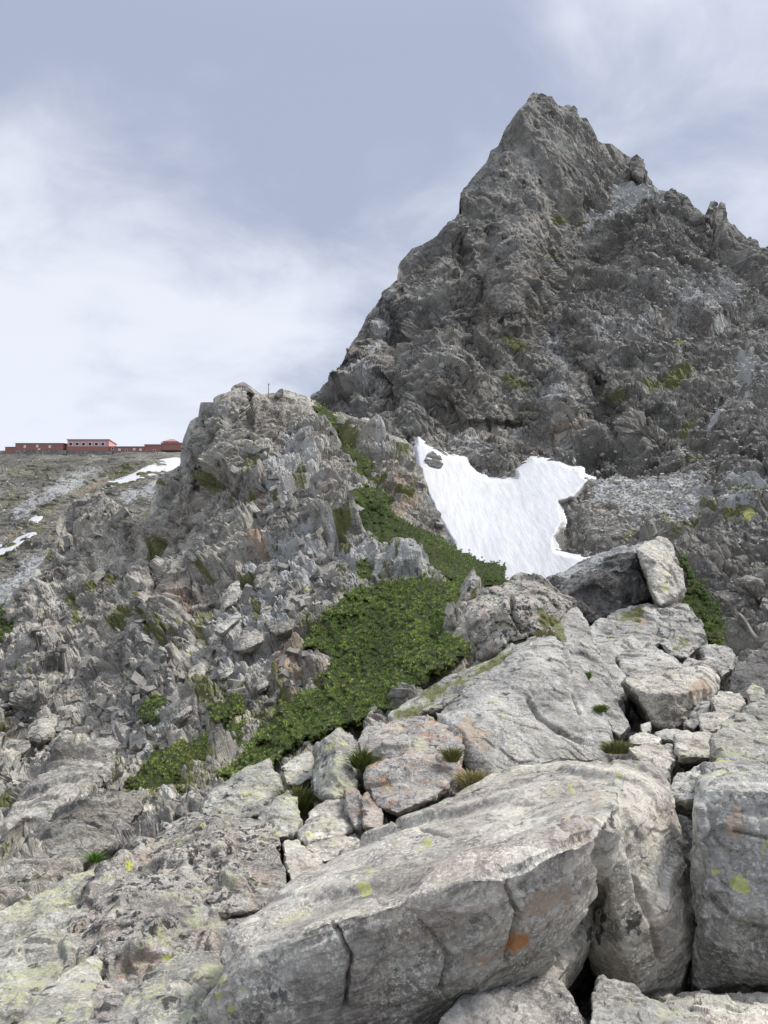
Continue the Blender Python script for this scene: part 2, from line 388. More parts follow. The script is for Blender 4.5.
def layer(name, depth, sil, bottom, x0, x1, step, mat, octs, frame, stretch, seed, label, back=(20, .8, 1.3),
          carve=(), bulge=(), masks=(), quiet=(), jag=1.5, amp_mod=None, crack=.4, tint_amp=1.0, moss_noise=None, rowk=1.1, warp=.25, K0=38.):
    xs = np.arange(x0, x1 + step, step)
    sy = np.interp(xs, [p[0] for p in sil], [p[1] for p in sil])
    jn = fbm(np.stack([xs / 9., xs * 0 + seed, xs * 0], -1), seed + 90, 3)
    sy = sy + jn * jag
    by = np.interp(xs, [p[0] for p in bottom], [p[1] for p in bottom])
    # rows spaced by true distance along the slope, so that ground seen at a slant keeps its grain
    kw = np.hanning(61); kw /= kw.sum(); sys_ = np.convolve(np.pad(sy, 30, 'edge'), kw, 'valid'); dsy = sy - sys_
    R0 = 140; v0 = np.linspace(0, 1, R0)
    PX0 = np.repeat(xs[None], R0, 0); PY0 = sys_[None] + (by - sys_)[None] * v0[:, None]
    LD = np.log(depth(PX0, PY0)) * F
    seg = np.hypot(np.diff(PY0, axis=0), .75 * np.diff(LD, axis=0)); seg = seg + 1e-3
    ker = np.ones(25) / 25; seg = np.stack([np.convolve(np.pad(r, 12, 'edge'), ker, 'valid') for r in seg])
    cum = np.concatenate([np.zeros((1, len(xs))), np.cumsum(seg, 0)], 0)
    R = int(min(np.percentile(cum[-1], 80) / (step * rowk), 1500)) + 2
    v = np.stack([np.interp(np.linspace(0, 1, R), cum[:, j] / cum[-1, j], v0) for j in range(len(xs))], 1)
    PX = np.repeat(xs[None], R, 0); PY = sys_[None] + (by - sys_)[None] * v
    PY = PY + dsy[None] * np.exp(-(PY - sys_[None]) / 32.)
    D = depth(PX, PY)
    for pts, w, amt in carve:
        D = D + amt * np.exp(-(line_dist(PX, PY, pts) / w) ** 2)
    for x, y, rx, ry, ang, amt in bulge:
        D = D - amt * np.exp(-blob(PX, PY, x, y, rx, ry, ang))
    G = P(PX, PY, D)
    nb, dist, slope = back
    kb = np.arange(nb, 0, -1)[:, None]
    t = (kb / nb) ** 1.6 * dist
    crest = G[0]
    Bk = crest[None] + np.stack([np.zeros((nb, len(xs))), np.repeat(t, len(xs), 1), -slope * np.repeat(t, len(xs), 1)], -1)
    A = np.concatenate([Bk, G], 0)
    PXA = np.concatenate([np.repeat(xs[None], nb, 0), PX], 0); PYA = np.concatenate([np.repeat(sy[None], nb, 0), PY], 0)
    # normals of the smoothed sheet
    N = grid_normals(A)
    for _ in range(3):
        N = (N + np.roll(N, 2, 0) + np.roll(N, -2, 0) + np.roll(N, 2, 1) + np.roll(N, -2, 1)); N /= np.linalg.norm(N, axis=-1, keepdims=True) + 1e-9
    flat = A.reshape(-1, 3)
    rs = np.linalg.norm(np.gradient(A, axis=0), axis=-1).ravel()
    pix = np.maximum(np.abs(flat[:, 1]) / F, rs * .6).astype(np.float32)
    d, rnd = rock_disp(flat, octs, frame, stretch, seed, crack, pix, 1.2, warp, K0, np.abs(flat[:, 1]))
    px, py = PXA.ravel(), PYA.ravel()
    if amp_mod is not None: d = d * amp_mod(px, py)
    SY = np.repeat(sy[None], len(A), 0).ravel(); d = d * (.35 + .65 * smooth01((py - SY) / 22))
    for poly, soft, keep in quiet:
        s = smooth01((in_poly(px, py, poly) + soft * .3) / soft); d = d * (1 - s * (1 - keep)) - (.0 if keep > .06 or keep < .04 else .006) * np.abs(flat[:, 1]) * s
    flat = flat + N.reshape(-1, 3) * d[:, None]
    mk = np.zeros((len(flat), 4), np.float32)
    wob = fbm(np.stack([px / 14, py / 14, px * 0], -1), seed + 200, 4)
    for ch, x, y, rx, ry, ang, amt in masks:
        b = blob(px, py, x, y, rx, ry, ang)
        mk[:, ch] = np.maximum(mk[:, ch], amt * smooth01(1.25 - .75 * np.sqrt(b) + wob * .7))
    if moss_noise:
        mk[:, 0] = np.maximum(mk[:, 0], moss_noise(px, py, flat))
    me = mesh_np(name, flat, grid_faces(len(A), len(xs)), mat, {'mask': mk, 'crnd': rnd * tint_amp})
    o = link(bpy.data.objects.new(name, me)); tag(o, label, None, None, 'structure')
    LAYERS[name] = dict(pos=flat.reshape(A.shape), px=PXA, py=PYA, nb=nb, N=N, depth=depth)
    return o

# far slope that carries the hut
d_far = Depth([(-90, 452, 330), (0, 451, 325), (100, 452, 325), (185, 452, 320), (300, 455, 320), (0, 500, 250), (0, 560, 175), (0, 620, 120), (-90, 620, 120), (-90, 540, 190),
               (150, 480, 262), (200, 520, 220), (100, 510, 225), (50, 540, 180), (100, 600, 130), (200, 600, 140), (300, 600, 150)])
layer('hillside', d_far, [(-110, 458), (-40, 452), (0, 450), (40, 451), (120, 452.5), (185, 452), (330, 456)],
      [(-110, 720), (330, 720)], -110, 330, 1.0, M['far'],
      [(14, 1.0), (6, .6), (2.6, .4)], rotm((0, 1, 0), 35), (2.0, 1, .7), 3,
      'grey scree hillside below the mountain hut', back=(12, 60, .5), jag=1.0,
      masks=[(0, 30, 470, 45, 8, 3, .5), (0, 130, 468, 30, 9, -8, .62), (0, 10, 500, 25, 6, -30, .5), (0, 40, 515, 50, 4, -33, .6),
             (0, 10, 548, 40, 5, -28, .85), (0, 135, 478, 30, 4, -22, .8), (2, 15, 535, 30, 4, -28, .7), (2, 90, 487, 40, 3, -25, .6), (0, 145, 517, 8, 8, 0, 1),
             (1, 50, 495, 50, 9, -30, .75), (1, 20, 578, 50, 12, -30, .95), (1, 150, 490, 40, 9, -15, .85), (1, 80, 475, 30, 5, -15, .6), (1, 60, 560, 50, 10, -33, .8)],
      amp_mod=lambda x, y: np.where(y < 453, .25, 1.) , tint_amp=.7)

# the peak
d_peak = Depth([(310, 400, 120), (335, 375, 128), (365, 320, 138), (400, 262, 148), (460, 190, 158), (540, 95, 170), (600, 140, 174), (650, 185, 176), (680, 200, 160),
                (715, 210, 156), (768, 250, 150), (860, 300, 140), (540, 200, 148), (500, 300, 124), (420, 300, 135), (390, 400, 108), (420, 440, 90), (470, 475, 84),
                (520, 440, 92), (600, 440, 88), (650, 460, 80), (700, 500, 68), (768, 520, 58), (768, 400, 92), (700, 300, 122), (645, 205, 152), (590, 225, 158),
                (600, 330, 114), (768, 640, 36), (700, 600, 46), (640, 640, 46), (450, 520, 72), (560, 500, 74), (500, 580, 60), (600, 560, 58), (860, 500, 58), (860, 700, 32),
                (300, 500, 90), (300, 700, 50), (500, 700, 42), (240, 450, 118)])
PEAK_SIL = [(240, 470), (290, 425), (312, 399), (320, 396), (332, 383), (340, 372), (347, 350), (358, 334), (366, 318), (376, 305), (384, 291), (398, 280), (402, 262), (412, 250), (424, 243), (436, 236),
            (446, 227), (456, 219), (460, 208), (461, 192), (470, 180), (478, 172), (488, 158), (490, 151), (498, 146), (505, 130), (514, 114), (524, 106), (529, 97), (536, 94), (545, 95), (552, 98),
            (558, 106), (565, 108), (570, 105), (575, 108), (580, 117), (588, 120), (593, 128), (598, 139), (606, 143), (616, 148), (625, 153), (634, 156), (642, 163), (647, 175), (653, 184), (660, 190),
            (668, 193), (673, 191), (680, 196), (686, 202), (694, 208), (705, 214), (709, 204), (713, 202), (716, 208), (719, 203), (723, 205), (726, 220), (734, 224), (742, 233), (748, 240), (756, 238), (760, 246), (768, 249), (790, 252), (860, 300)]
SNOW_POLY = [(413, 447), (418, 438), (432, 446), (448, 456), (466, 459), (468, 466), (476, 474), (488, 479), (505, 480), (516, 478), (514, 469), (524, 463), (532, 459), (560, 460), (568, 466),
             (582, 469), (584, 476), (594, 479), (588, 484), (574, 499), (560, 503), (563, 515), (565, 522), (556, 538), (556, 550), (573, 555), (592, 557), (570, 572), (540, 600), (505, 620), (480, 600), (455, 553), (452, 543), (438, 520), (430, 502), (420, 480)]
layer('mountain', d_peak, PEAK_SIL, [(240, 720), (860, 720)], 240, 860, 1.0, M['peak'],
      [(22, 2.6), (9, 1.5), (4.4, .95), (2.1, .55), (1.05, .30)], rotm((0, 1, 0), -32) @ rotm((1, 0, 0), 20), (.75, .9, 1.7), 21,
      'steep dark rocky summit peak', warp=.12, K0=45., back=(20, 45, 1.6), jag=2.8,
      carve=[([(492, 230), (486, 262), (484, 300), (478, 318)], 6, 3.5), ([(560, 190), (575, 240), (560, 300), (545, 330), (600, 400)], 14, 3), ([(610, 250), (570, 300), (560, 350), (620, 440)], 12, 2.5),
             ([(460, 235), (470, 270)], 5, 4), ([(503, 319), (524, 315)], 3.5, 2), ([(575, 365), (600, 385)], 5, 4), ([(430, 395), (455, 420)], 8, 3), ([(655, 200), (700, 225)], 6, 3),
             ([(410, 440), (440, 430), (490, 425), (530, 430)], 6, 3), ([(560, 430), (600, 470)], 8, 1), ([(720, 310), (690, 360)], 8, 3), ([(380, 300), (400, 330), (395, 400)], 8, 4)],
      bulge=[(520, 270, 30, 60, 15, 10), (440, 380, 45, 25, -50, 7), (508, 455, 13, 16, 0, 2.5), (660, 420, 60, 30, 20, 6), (650, 240, 25, 35, 20, 6), (720, 225, 14, 18, 0, 5),
             (560, 405, 14, 28, 10, 5), (600, 480, 30, 15, 0, 1), (370, 400, 22, 30, 0, 5), (750, 560, 40, 18, 0, 2), (725, 580, 50, 12, 5, 2), (580, 535, 25, 18, 0, 2)],
      quiet=[(SNOW_POLY, 6, .03), ([(465, 240), (482, 172), (540, 112), (600, 150), (560, 210), (532, 300), (492, 322)], 16, .6), ([(590, 465), (700, 470), (700, 520), (650, 545), (600, 545), (575, 520)], 16, .35)],
      masks=[(0, 573, 223, 17, 3, 5, 1.), (0, 560, 219, 12, 2, 8, .9), (0, 508, 336, 17, 6, 0, 1.), (0, 516, 350, 14, 6, 30, .9), (0, 668, 377, 24, 7, -18, .95), (0, 650, 384, 12, 5, 0, .9), (0, 692, 414, 8, 6, 0, .8),
             (0, 515, 385, 14, 8, 0, .75), (0, 640, 534, 18, 5, -15, 1.), (0, 662, 526, 7, 9, 20, 1.), (0, 735, 495, 14, 6, -20, .9), (0, 760, 510, 12, 9, -30, .9), (0, 710, 520, 14, 5, 0, .7), (0, 700, 545, 30, 5, -20, .75),
             (0, 650, 172, 8, 2, 0, .9), (0, 745, 540, 20, 5, -20, .8), (0, 550, 250, 20, 6, 20, .6), (0, 700, 450, 25, 5, -20, .6), (0, 620, 400, 15, 6, 0, .6), (0, 530, 415, 12, 6, 0, .6),
             (1, 610, 212, 36, 8, -32, 1.3), (1, 640, 190, 26, 8, 5, 1.2), (1, 660, 200, 16, 5, 20, .8), (1, 590, 228, 18, 6, -20, .7), (1, 748, 358, 9, 24, 10, 1.4), (1, 738, 395, 30, 4, -42, 1.4), (1, 610, 325, 8, 2, -20, .9),
             (1, 700, 300, 60, 25, 0, .62), (1, 650, 492, 60, 18, 0, 1.1), (1, 690, 505, 26, 26, 0, 1.2), (1, 740, 500, 25, 30, 30, .9), (1, 560, 400, 22, 18, 0, .62), (1, 380, 330, 8, 24, 15, .72), (1, 370, 375, 14, 12, 0, .6),
             (1, 640, 330, 60, 14, -10, .55), (1, 560, 350, 22, 22, 0, .6), (1, 460, 440, 20, 8, 0, .55),
             (2, 535, 440, 16, 5, 0, .8), (2, 600, 505, 20, 10, 0, .6), (2, 665, 320, 14, 10, 0, .62), (2, 560, 430, 30, 10, 0, .55), (2, 680, 490, 50, 20, 0, .5), (2, 500, 300, 50, 50, 0, .42), (2, 470, 400, 50, 25, 0, .42)],
      tint_amp=1.)

# the ridge in the middle distance
d_mid = Depth([(-90, 660, 44), (0, 612, 46), (35, 575, 48), (60, 530, 52), (75, 500, 55), (100, 492, 56), (130, 510, 54), (150, 500, 50), (170, 470, 49), (185, 440, 50), (200, 402, 50), (245, 382, 50),
               (270, 392, 51), (320, 404, 53), (345, 412, 53), (400, 440, 50), (412, 450, 49), (425, 490, 44), (440, 525, 40), (470, 562, 34), (505, 582, 30), (250, 450, 44), (200, 520, 39), (280, 540, 33),
               (330, 560, 30), (400, 560, 29.5), (385, 500, 38), (100, 600, 38), (0, 700, 28), (100, 700, 25), (200, 650, 25), (300, 620, 24), (400, 600, 25), (460, 600, 23), (350, 680, 18), (450, 650, 17),
               (250, 740, 14.5), (150, 780, 13), (0, 820, 13), (60, 850, 9.5), (200, 800, 10.5), (0, 900, 7), (300, 760, 11.5), (-90, 800, 14), (-90, 920, 7), (100, 960, 5.5), (300, 900, 7), (600, 620, 26), (600, 720, 18), (500, 760, 9), (600, 900, 7)])
MID_SIL = [(-110, 668), (-40, 628), (0, 612), (15, 590), (35, 575), (48, 552), (60, 535), (63, 512), (75, 500), (90, 497), (100, 490), (110, 498), (125, 508), (135, 520), (148, 518), (152, 500), (160, 478), (170, 470),
           (180, 466), (184, 442), (190, 420), (198, 416), (200, 402), (212, 402), (220, 394), (232, 390), (238, 383), (244, 381), (252, 388), (262, 393), (275, 392), (281, 389), (288, 392), (300, 396), (308, 399), (318, 405), (327, 410),
           (340, 412), (352, 418), (368, 420), (380, 430), (392, 436), (405, 440), (412, 446), (416, 460), (421, 480), (430, 500), (436, 512), (441, 526), (450, 538), (455, 552), (470, 564), (488, 572), (506, 582), (540, 600), (620, 640)]
MATS = {
 'A': [(332, 606), (345, 594), (370, 582), (400, 577), (430, 574), (465, 588), (462, 610), (448, 636), (470, 640), (469, 658), (430, 680), (395, 712), (340, 728), (300, 748), (262, 770), (215, 790), (220, 770), (262, 735), (283, 702), (320, 690), (326, 660), (300, 645)],
 'B': [(125, 806), (128, 778), (150, 757), (180, 742), (212, 734), (216, 752), (200, 770), (182, 790), (150, 800)],
 'C': [(335, 497), (345, 486), (380, 482), (395, 510), (430, 530), (470, 556), (505, 570), (512, 586), (480, 590), (440, 578), (410, 562), (385, 553), (362, 540), (346, 520)],
 'D': [(308, 401), (325, 410), (343, 426), (350, 444), (368, 462), (378, 482), (362, 484), (350, 464), (338, 450), (330, 430), (312, 412)],
 'E': [(206, 708), (225, 697), (240, 696), (242, 712), (230, 722), (214, 722)],
 'F': [(137, 712), (150, 700), (163, 695), (167, 706), (152, 722), (139, 724)],
 'G': [(-30, 605), (0, 612), (14, 624), (20, 645), (10, 657), (-30, 660)],
 'I': [(356, 561), (370, 556), (374, 578), (360, 586)],
 'J': [(214, 738), (232, 722), (246, 724), (236, 742), (220, 746)],
}
LEFT_DARK = [(184, 440), (245, 384), (290, 400), (250, 440), (235, 480), (200, 520), (150, 540), (60, 540), (75, 500), (130, 512), (160, 475)]
def mid_moss(px, py, pos):
    n = fbm(np.stack([px / 26, py / 34, px * 0], -1), 77, 4); n2 = fbm(np.stack([px / 7, py / 7, px * 0 + 5], -1), 78, 3)
    return .95 * smooth01((n * 1.3 + n2 * .6 - .42) / .35) * smooth01((py - 430) / 60)
layer('ridge', d_mid, MID_SIL, [(-110, 1040), (300, 1040), (620, 800)], -110, 620, .9, M['ridge'],
      [(9, 1.2), (4, .75), (1.9, .46), (.95, .27), (.45, .14), (.21, .07), (.1, .03)], rotm((0, 1, 0), -38) @ rotm((1, 0, 0), 25), (.8, .85, 1.9), 41,
      'broken grey rock ridge in the middle distance', back=(16, 14, 1.5), jag=1.8,
      carve=[([(0, 690), (20, 720), (25, 760)], 8, 1.5), ([(250, 395), (248, 440)], 3, 1.2), ([(200, 470), (190, 520), (170, 550)], 6, 1.6), ([(150, 540), (160, 600), (150, 640)], 7, 1.),
             ([(300, 425), (285, 450)], 4, 1.), ([(0, 780), (30, 800), (40, 830)], 7, .8), ([(0, 925), (40, 898), (75, 882), (120, 850), (200, 800)], 4, .35), ([(0, 760), (60, 730), (110, 690)], 4, .6), ([(10, 860), (70, 800), (120, 760)], 4, .4), ([(278, 436), (305, 436)], 3, 1.2), ([(30, 720), (50, 750)], 10, .8)],
      bulge=[(225, 430, 30, 40, 20, 2.5), (110, 560, 35, 40, 0, 1.5), (180, 600, 14, 25, 0, 1.2), (400, 565, 32, 13, 0, .9), (400, 480, 18, 30, -20, 2.), (60, 880, 70, 20, -40, .5), (100, 760, 60, 25, -50, .6),
             (40, 690, 25, 20, 0, .8), (320, 500, 30, 20, 0, 1.), (200, 690, 30, 20, -45, .5), (350, 430, 20, 15, 0, 1.5)],
      masks=[(1, 290, 490, 34, 40, 20, .85), (1, 300, 440, 22, 16, 0, .7), (1, 300, 570, 60, 25, -10, .9), (1, 250, 620, 60, 40, -40, .7), (1, 330, 560, 50, 16, 0, .85), (1, 410, 565, 30, 14, 0, .8), (1, 160, 650, 30, 40, 30, .5),
             (1, 380, 440, 14, 14, 0, .7), (1, 120, 740, 60, 30, -45, .55), (1, 230, 680, 25, 20, -40, .6), (1, 30, 760, 30, 30, 0, .45),
             (2, 300, 505, 26, 14, -20, 1.), (2, 262, 498, 16, 8, 0, .9), (2, 262, 556, 12, 7, 0, 1.05), (2, 310, 470, 30, 10, 0, .6), (2, 285, 660, 20, 22, 0, .8), (2, 395, 515, 10, 22, -20, .7), (2, 300, 690, 20, 12, 0, .75), (2, 160, 530, 50, 20, -40, .5),
             (2, 205, 480, 40, 14, -40, .5), (2, 180, 605, 14, 26, 0, .6), (2, 400, 640, 30, 8, 0, .5), (2, 60, 640, 40, 25, 0, .45), (2, 400, 490, 20, 30, -20, .75),
             (0, 325, 408, 12, 5, 30, 1.), (0, 345, 440, 30, 8, 60, 1.), (0, 370, 475, 25, 9, 60, .9), (0, 400, 450, 10, 6, 0, .8), (0, 205, 620, 8, 25, 10, .8), (0, 80, 600, 8, 30, 10, .8), (0, 95, 640, 10, 12, 0, .8),
             (0, 255, 470, 8, 20, -10, .7), (0, 320, 640, 18, 30, -40, .8), (0, 270, 700, 25, 20, -40, .8), (0, 200, 690, 14, 18, 0, .9), (0, 245, 580, 10, 5, 0, .9), (0, 10, 870, 25, 8, -50, .9), (0, 365, 520, 24, 12, 30, .9),
             (0, 220, 700, 20, 26, 0, .7), (0, 180, 780, 40, 12, -30, .8), (0, 90, 850, 30, 6, -40, .6)],
      moss_noise=mid_moss, tint_amp=1.1, quiet=[(p_, 14, .05) for p_ in MATS.values()])

# rough ground under the near boulders
d_near = Depth([(-90, 1100, 3.0), (200, 1100, 3.0), (400, 1100, 2.6), (860, 1100, 2.6), (-90, 980, 5.0), (100, 930, 5.7), (200, 860, 7.0), (300, 820, 7.8), (380, 760, 8.8), (440, 730, 9.5), (480, 700, 11), (520, 680, 12),
                (560, 640, 15), (600, 625, 17), (660, 610, 18), (700, 640, 15.5), (720, 660, 14), (768, 680, 11), (860, 680, 11), (600, 720, 10), (700, 740, 8.4), (768, 780, 6.5), (860, 780, 6.5), (600, 850, 6.2),
                (400, 900, 4.9), (768, 900, 5.6), (500, 1000, 4.3), (700, 1000, 4.6), (860, 1000, 3.6), (300, 1000, 4.4), (90, 1020, 4.2)])
layer('ground', d_near, [(-110, 1000), (0, 975), (60, 930), (120, 880), (200, 835), (260, 800), (330, 775), (380, 745), (440, 715), (480, 690), (520, 650), (560, 625), (600, 612), (640, 600), (668, 596), (690, 618), (705, 632), (722, 655), (740, 662), (768, 660), (860, 650)],
      [(-110, 1120), (860, 1120)], -110, 860, 1.1, M['near'],
      [(2.2, .18), (1.1, .14), (.5, .08), (.24, .045), (.12, .02), (.06, .01)], rotm((0, 1, 0), -30) @ rotm((1, 0, 0), 20), (.9, .9, 1.5), 61,
      'rough rocky ground between the near boulders', back=(12, 6, 1.1), jag=1.2,
      masks=[(0, 480, 760, 30, 14, -40, .9), (0, 300, 800, 20, 20, 0, .9), (0, 370, 760, 12, 40, 0, .9), (0, 590, 700, 12, 40, -30, .8), (0, 560, 660, 20, 14, 0, .7), (0, 615, 745, 12, 10, 0, .9), (1, 650, 650, 60, 30, 0, .7), (2, 690, 690, 20, 10, 0, .5),
             (0, 720, 620, 20, 30, 0, .8)], tint_amp=1.)

# ------------------------------------------------------------------ snow
def snow_sheet(name, poly, depth, label, group, step=1.0, lift=.9, sink=1.6, soft=7, seed=5):
    xs = [p[0] for p in poly]; ys = [p[1] for p in poly]
    gx = np.arange(min(xs) - 6, max(xs) + 6, step); gy = np.arange(min(ys) - 6, max(ys) + 6, step)
    PX, PY = np.meshgrid(gx, gy)
    sd = in_poly(PX, PY, poly) + 1.6 * fbm(np.stack([PX.ravel() / 6, PY.ravel() / 6, PX.ravel() * 0], -1), seed, 3).reshape(PX.shape) * .8
    k = smooth01((sd + 3) / soft)
    D = depth(PX, PY)
    und = fbm(np.stack([PX.ravel() / 30, PY.ravel() / 60, PX.ravel() * 0], -1), seed + 3, 4).reshape(PX.shape)
    D = D + sink * (1 - k) * .8 - lift * k + und * lift * .3
    G = P(PX, PY, D).reshape(-1, 3)
    fc = grid_faces(*PX.shape)
    keep = (sd.ravel()[fc] > -3).all(1); fc = fc[keep]
    used = np.unique(fc); remap = np.full(len(G), -1); remap[used] = np.arange(len(used))
    V = G[used]; fc = remap[fc]
    base = np.array([V[:, 0].mean(), V[:, 1].mean(), V[:, 2].min()])
    me = mesh_np(name, V - base, fc, M['snow'], None, True)
    o = link(bpy.data.objects.new(name, me)); o.location = base
    tag(o, label, 'snow patch', group, 'stuff'); return o
snow_sheet('snow_patch', SNOW_POLY, d_peak, 'large white snowfield filling the gully at the foot of the peak', 'old snow patches', lift=1.7, sink=2.0)
SN2 = [(110, 483), (122, 480), (135, 474), (148, 467), (160, 462), (172, 459), (184, 458), (190, 460), (186, 468), (174, 473), (160, 474), (145, 476), (128, 481), (116, 485)]
snow_sheet('snow_patch', SN2, d_far, 'long snow streak on the hillside just below the red hut', 'old snow patches', .7, 2.2, 3, 3, 8)
SN3 = [(-60, 556), (-20, 552), (4, 546), (18, 538), (32, 531), (35, 533), (22, 542), (8, 551), (-20, 562), (-60, 566)]
snow_sheet('snow_patch', SN3, d_far, 'thin snow strip crossing the hillside at the picture\'s edge', 'old snow patches', .7, 1.8, 2.5, 3, 9)
SN4 = [(30, 521), (36, 516), (41, 517), (36, 523)]
snow_sheet('snow_patch', SN4, d_far, 'tiny snow scrap above the thin snow strip on the hillside', 'old snow patches', .6, 1.6, 2, 2.5, 10)

# ------------------------------------------------------------------ boulders
def hull_bm(bm, pts):
    vs = [bm.verts.new(p) for p in pts]
    r = bmesh.ops.convex_hull(bm, input=vs)
    junk = [e for e in r['geom_interior'] if isinstance(e, bmesh.types.BMVert)] + [e for e in r['geom_unused'] if isinstance(e, bmesh.types.BMVert)]
    if junk: bmesh.ops.delete(bm, geom=list(set(junk)), context='VERTS')

def boulder(label, hulls, mat, thick=1.0, group=None, amp=1.0, px=1.5, seed=0, masks=(), smooth=False, shrink=.82, frame=None, stretch=(1, 1, 1), drop=.25, name='boulder', carve=(), crack=.28):
    """hulls: lists of (px, py, D) seen corners; each gets a body behind it"""
    global BSEED
    BSEED += 1; seed = seed or BSEED
    bm = bmesh.new(); allp = []
    for h in hulls:
        a = np.array(h, float); f = P(a[:, 0], a[:, 1], a[:, 2])
        c = a.mean(0); b = a.copy(); b[:, :2] = c[:2] + (b[:, :2] - c[:2]) * shrink; b[:, 2] += thick
        g = P(b[:, 0], b[:, 1], b[:, 2]); g[:, 2] -= drop * thick
        pts = np.concatenate([f, g]); allp.append(f)
        t = bmesh.new(); hull_bm(t, [Vector(p) for p in pts]); tm = bpy.data.meshes.new('t'); t.to_mesh(tm); t.free(); bm.from_mesh(tm); bpy.data.meshes.remove(tm)
    bmesh.ops.recalc_face_normals(bm, faces=bm.faces)
    me = bpy.data.meshes.new('h'); bm.to_mesh(me); bm.free()
    o = bpy.data.objects.new('h', me); COL.objects.link(o)
    Dm = np.concatenate(allp)[:, 1].mean(); pix = Dm / F
    md = o.modifiers.new('r', 'REMESH'); md.mode = 'VOXEL'; md.voxel_size = pix * px; md.adaptivity = 0
    dg = bpy.context.evaluated_depsgraph_get(); ev = o.evaluated_get(dg); rm = ev.to_mesh()
    n = len(rm.vertices); V = np.empty(n * 3, np.float32); rm.vertices.foreach_get('co', V); V = V.reshape(-1, 3).astype(np.float64)
    N = np.empty(n * 3, np.float32); rm.vertex_normals.foreach_get('vector', N); N = N.reshape(-1, 3)
    np_ = len(rm.polygons); idx = np.empty(len(rm.loops), np.int32); rm.loops.foreach_get('vertex_index', idx); fc = idx.reshape(np_, -1)
    ev.to_mesh_clear(); bpy.data.objects.remove(o); bpy.data.meshes.remove(me)
    size = np.linalg.norm(np.concatenate(allp).max(0) - np.concatenate(allp).min(0))
    # break big faces into facets, chip the edges, roughen
    s0 = size * .33
    octs = [(s0, .075 * s0), (s0 * .42, .13 * s0 * .42), (s0 * .17, .14 * s0 * .17), (s0 * .07, .12 * s0 * .07), (s0 * .03, .10 * s0 * .03)]
    fr = frame if frame is not None else rotm((random.uniform(-1, 1), random.uniform(-1, 1), random.uniform(-1, 1)), random.uniform(0, 90))
    d, rnd = rock_disp(V, octs, fr, stretch, seed * 13, crack, np.full(n, pix), 1.1, .25, 75.)
    d = d * amp + .008 * s0 * amp * fbm(V / (s0 * .3), seed, 5, .65)
    # camera space places of the vertices, for carved cracks and stains
    rel = V - EYE; cxx = rel[:, 0]; fy = rel[:, 1] * cp + rel[:, 2] * sp; uz = -rel[:, 1] * sp + rel[:, 2] * cp
    qx = 384 + F * cxx / fy; qy = 512 - F * uz / fy
    for pts, w, amt in carve: d = d - amt * np.exp(-(line_dist(qx, qy, pts) / w) ** 2)
    # broken corners: flat chips knocked off the hull
    cr_ = np.random.default_rng(seed + 5)
    for _ in range(16):
        nv = cr_.normal(size=3); nv /= np.linalg.norm(nv); h = V @ nv; hm = h.max() - size * cr_.uniform(.002, .012)
        V = V - np.maximum(0, h - hm)[:, None] * nv
    V = V + N * d[:, None]
    mk = np.zeros((n, 4), np.float32)
    if masks:
        wob = fbm(np.stack([qx / 9, qy / 9, qx * 0], -1), seed + 200, 4)
        for ch, x, y, rx, ry, ang, amt in masks:
            mk[:, ch] = np.maximum(mk[:, ch], amt * smooth01(1.25 - .75 * np.sqrt(blob(qx, qy, x, y, rx, ry, ang)) + wob * .8))
    base = np.array([V[:, 0].mean(), V[:, 1].mean(), V[:, 2].min()])
    me = mesh_np(name, V - base, fc, M[mat], {'mask': mk, 'crnd': rnd * .45}, smooth)
    o = link(bpy.data.objects.new(name, me)); o.location = base
    tag(o, label, 'boulder', group); return o
BSEED = 0
NEARG = 'boulders of the near ridge'
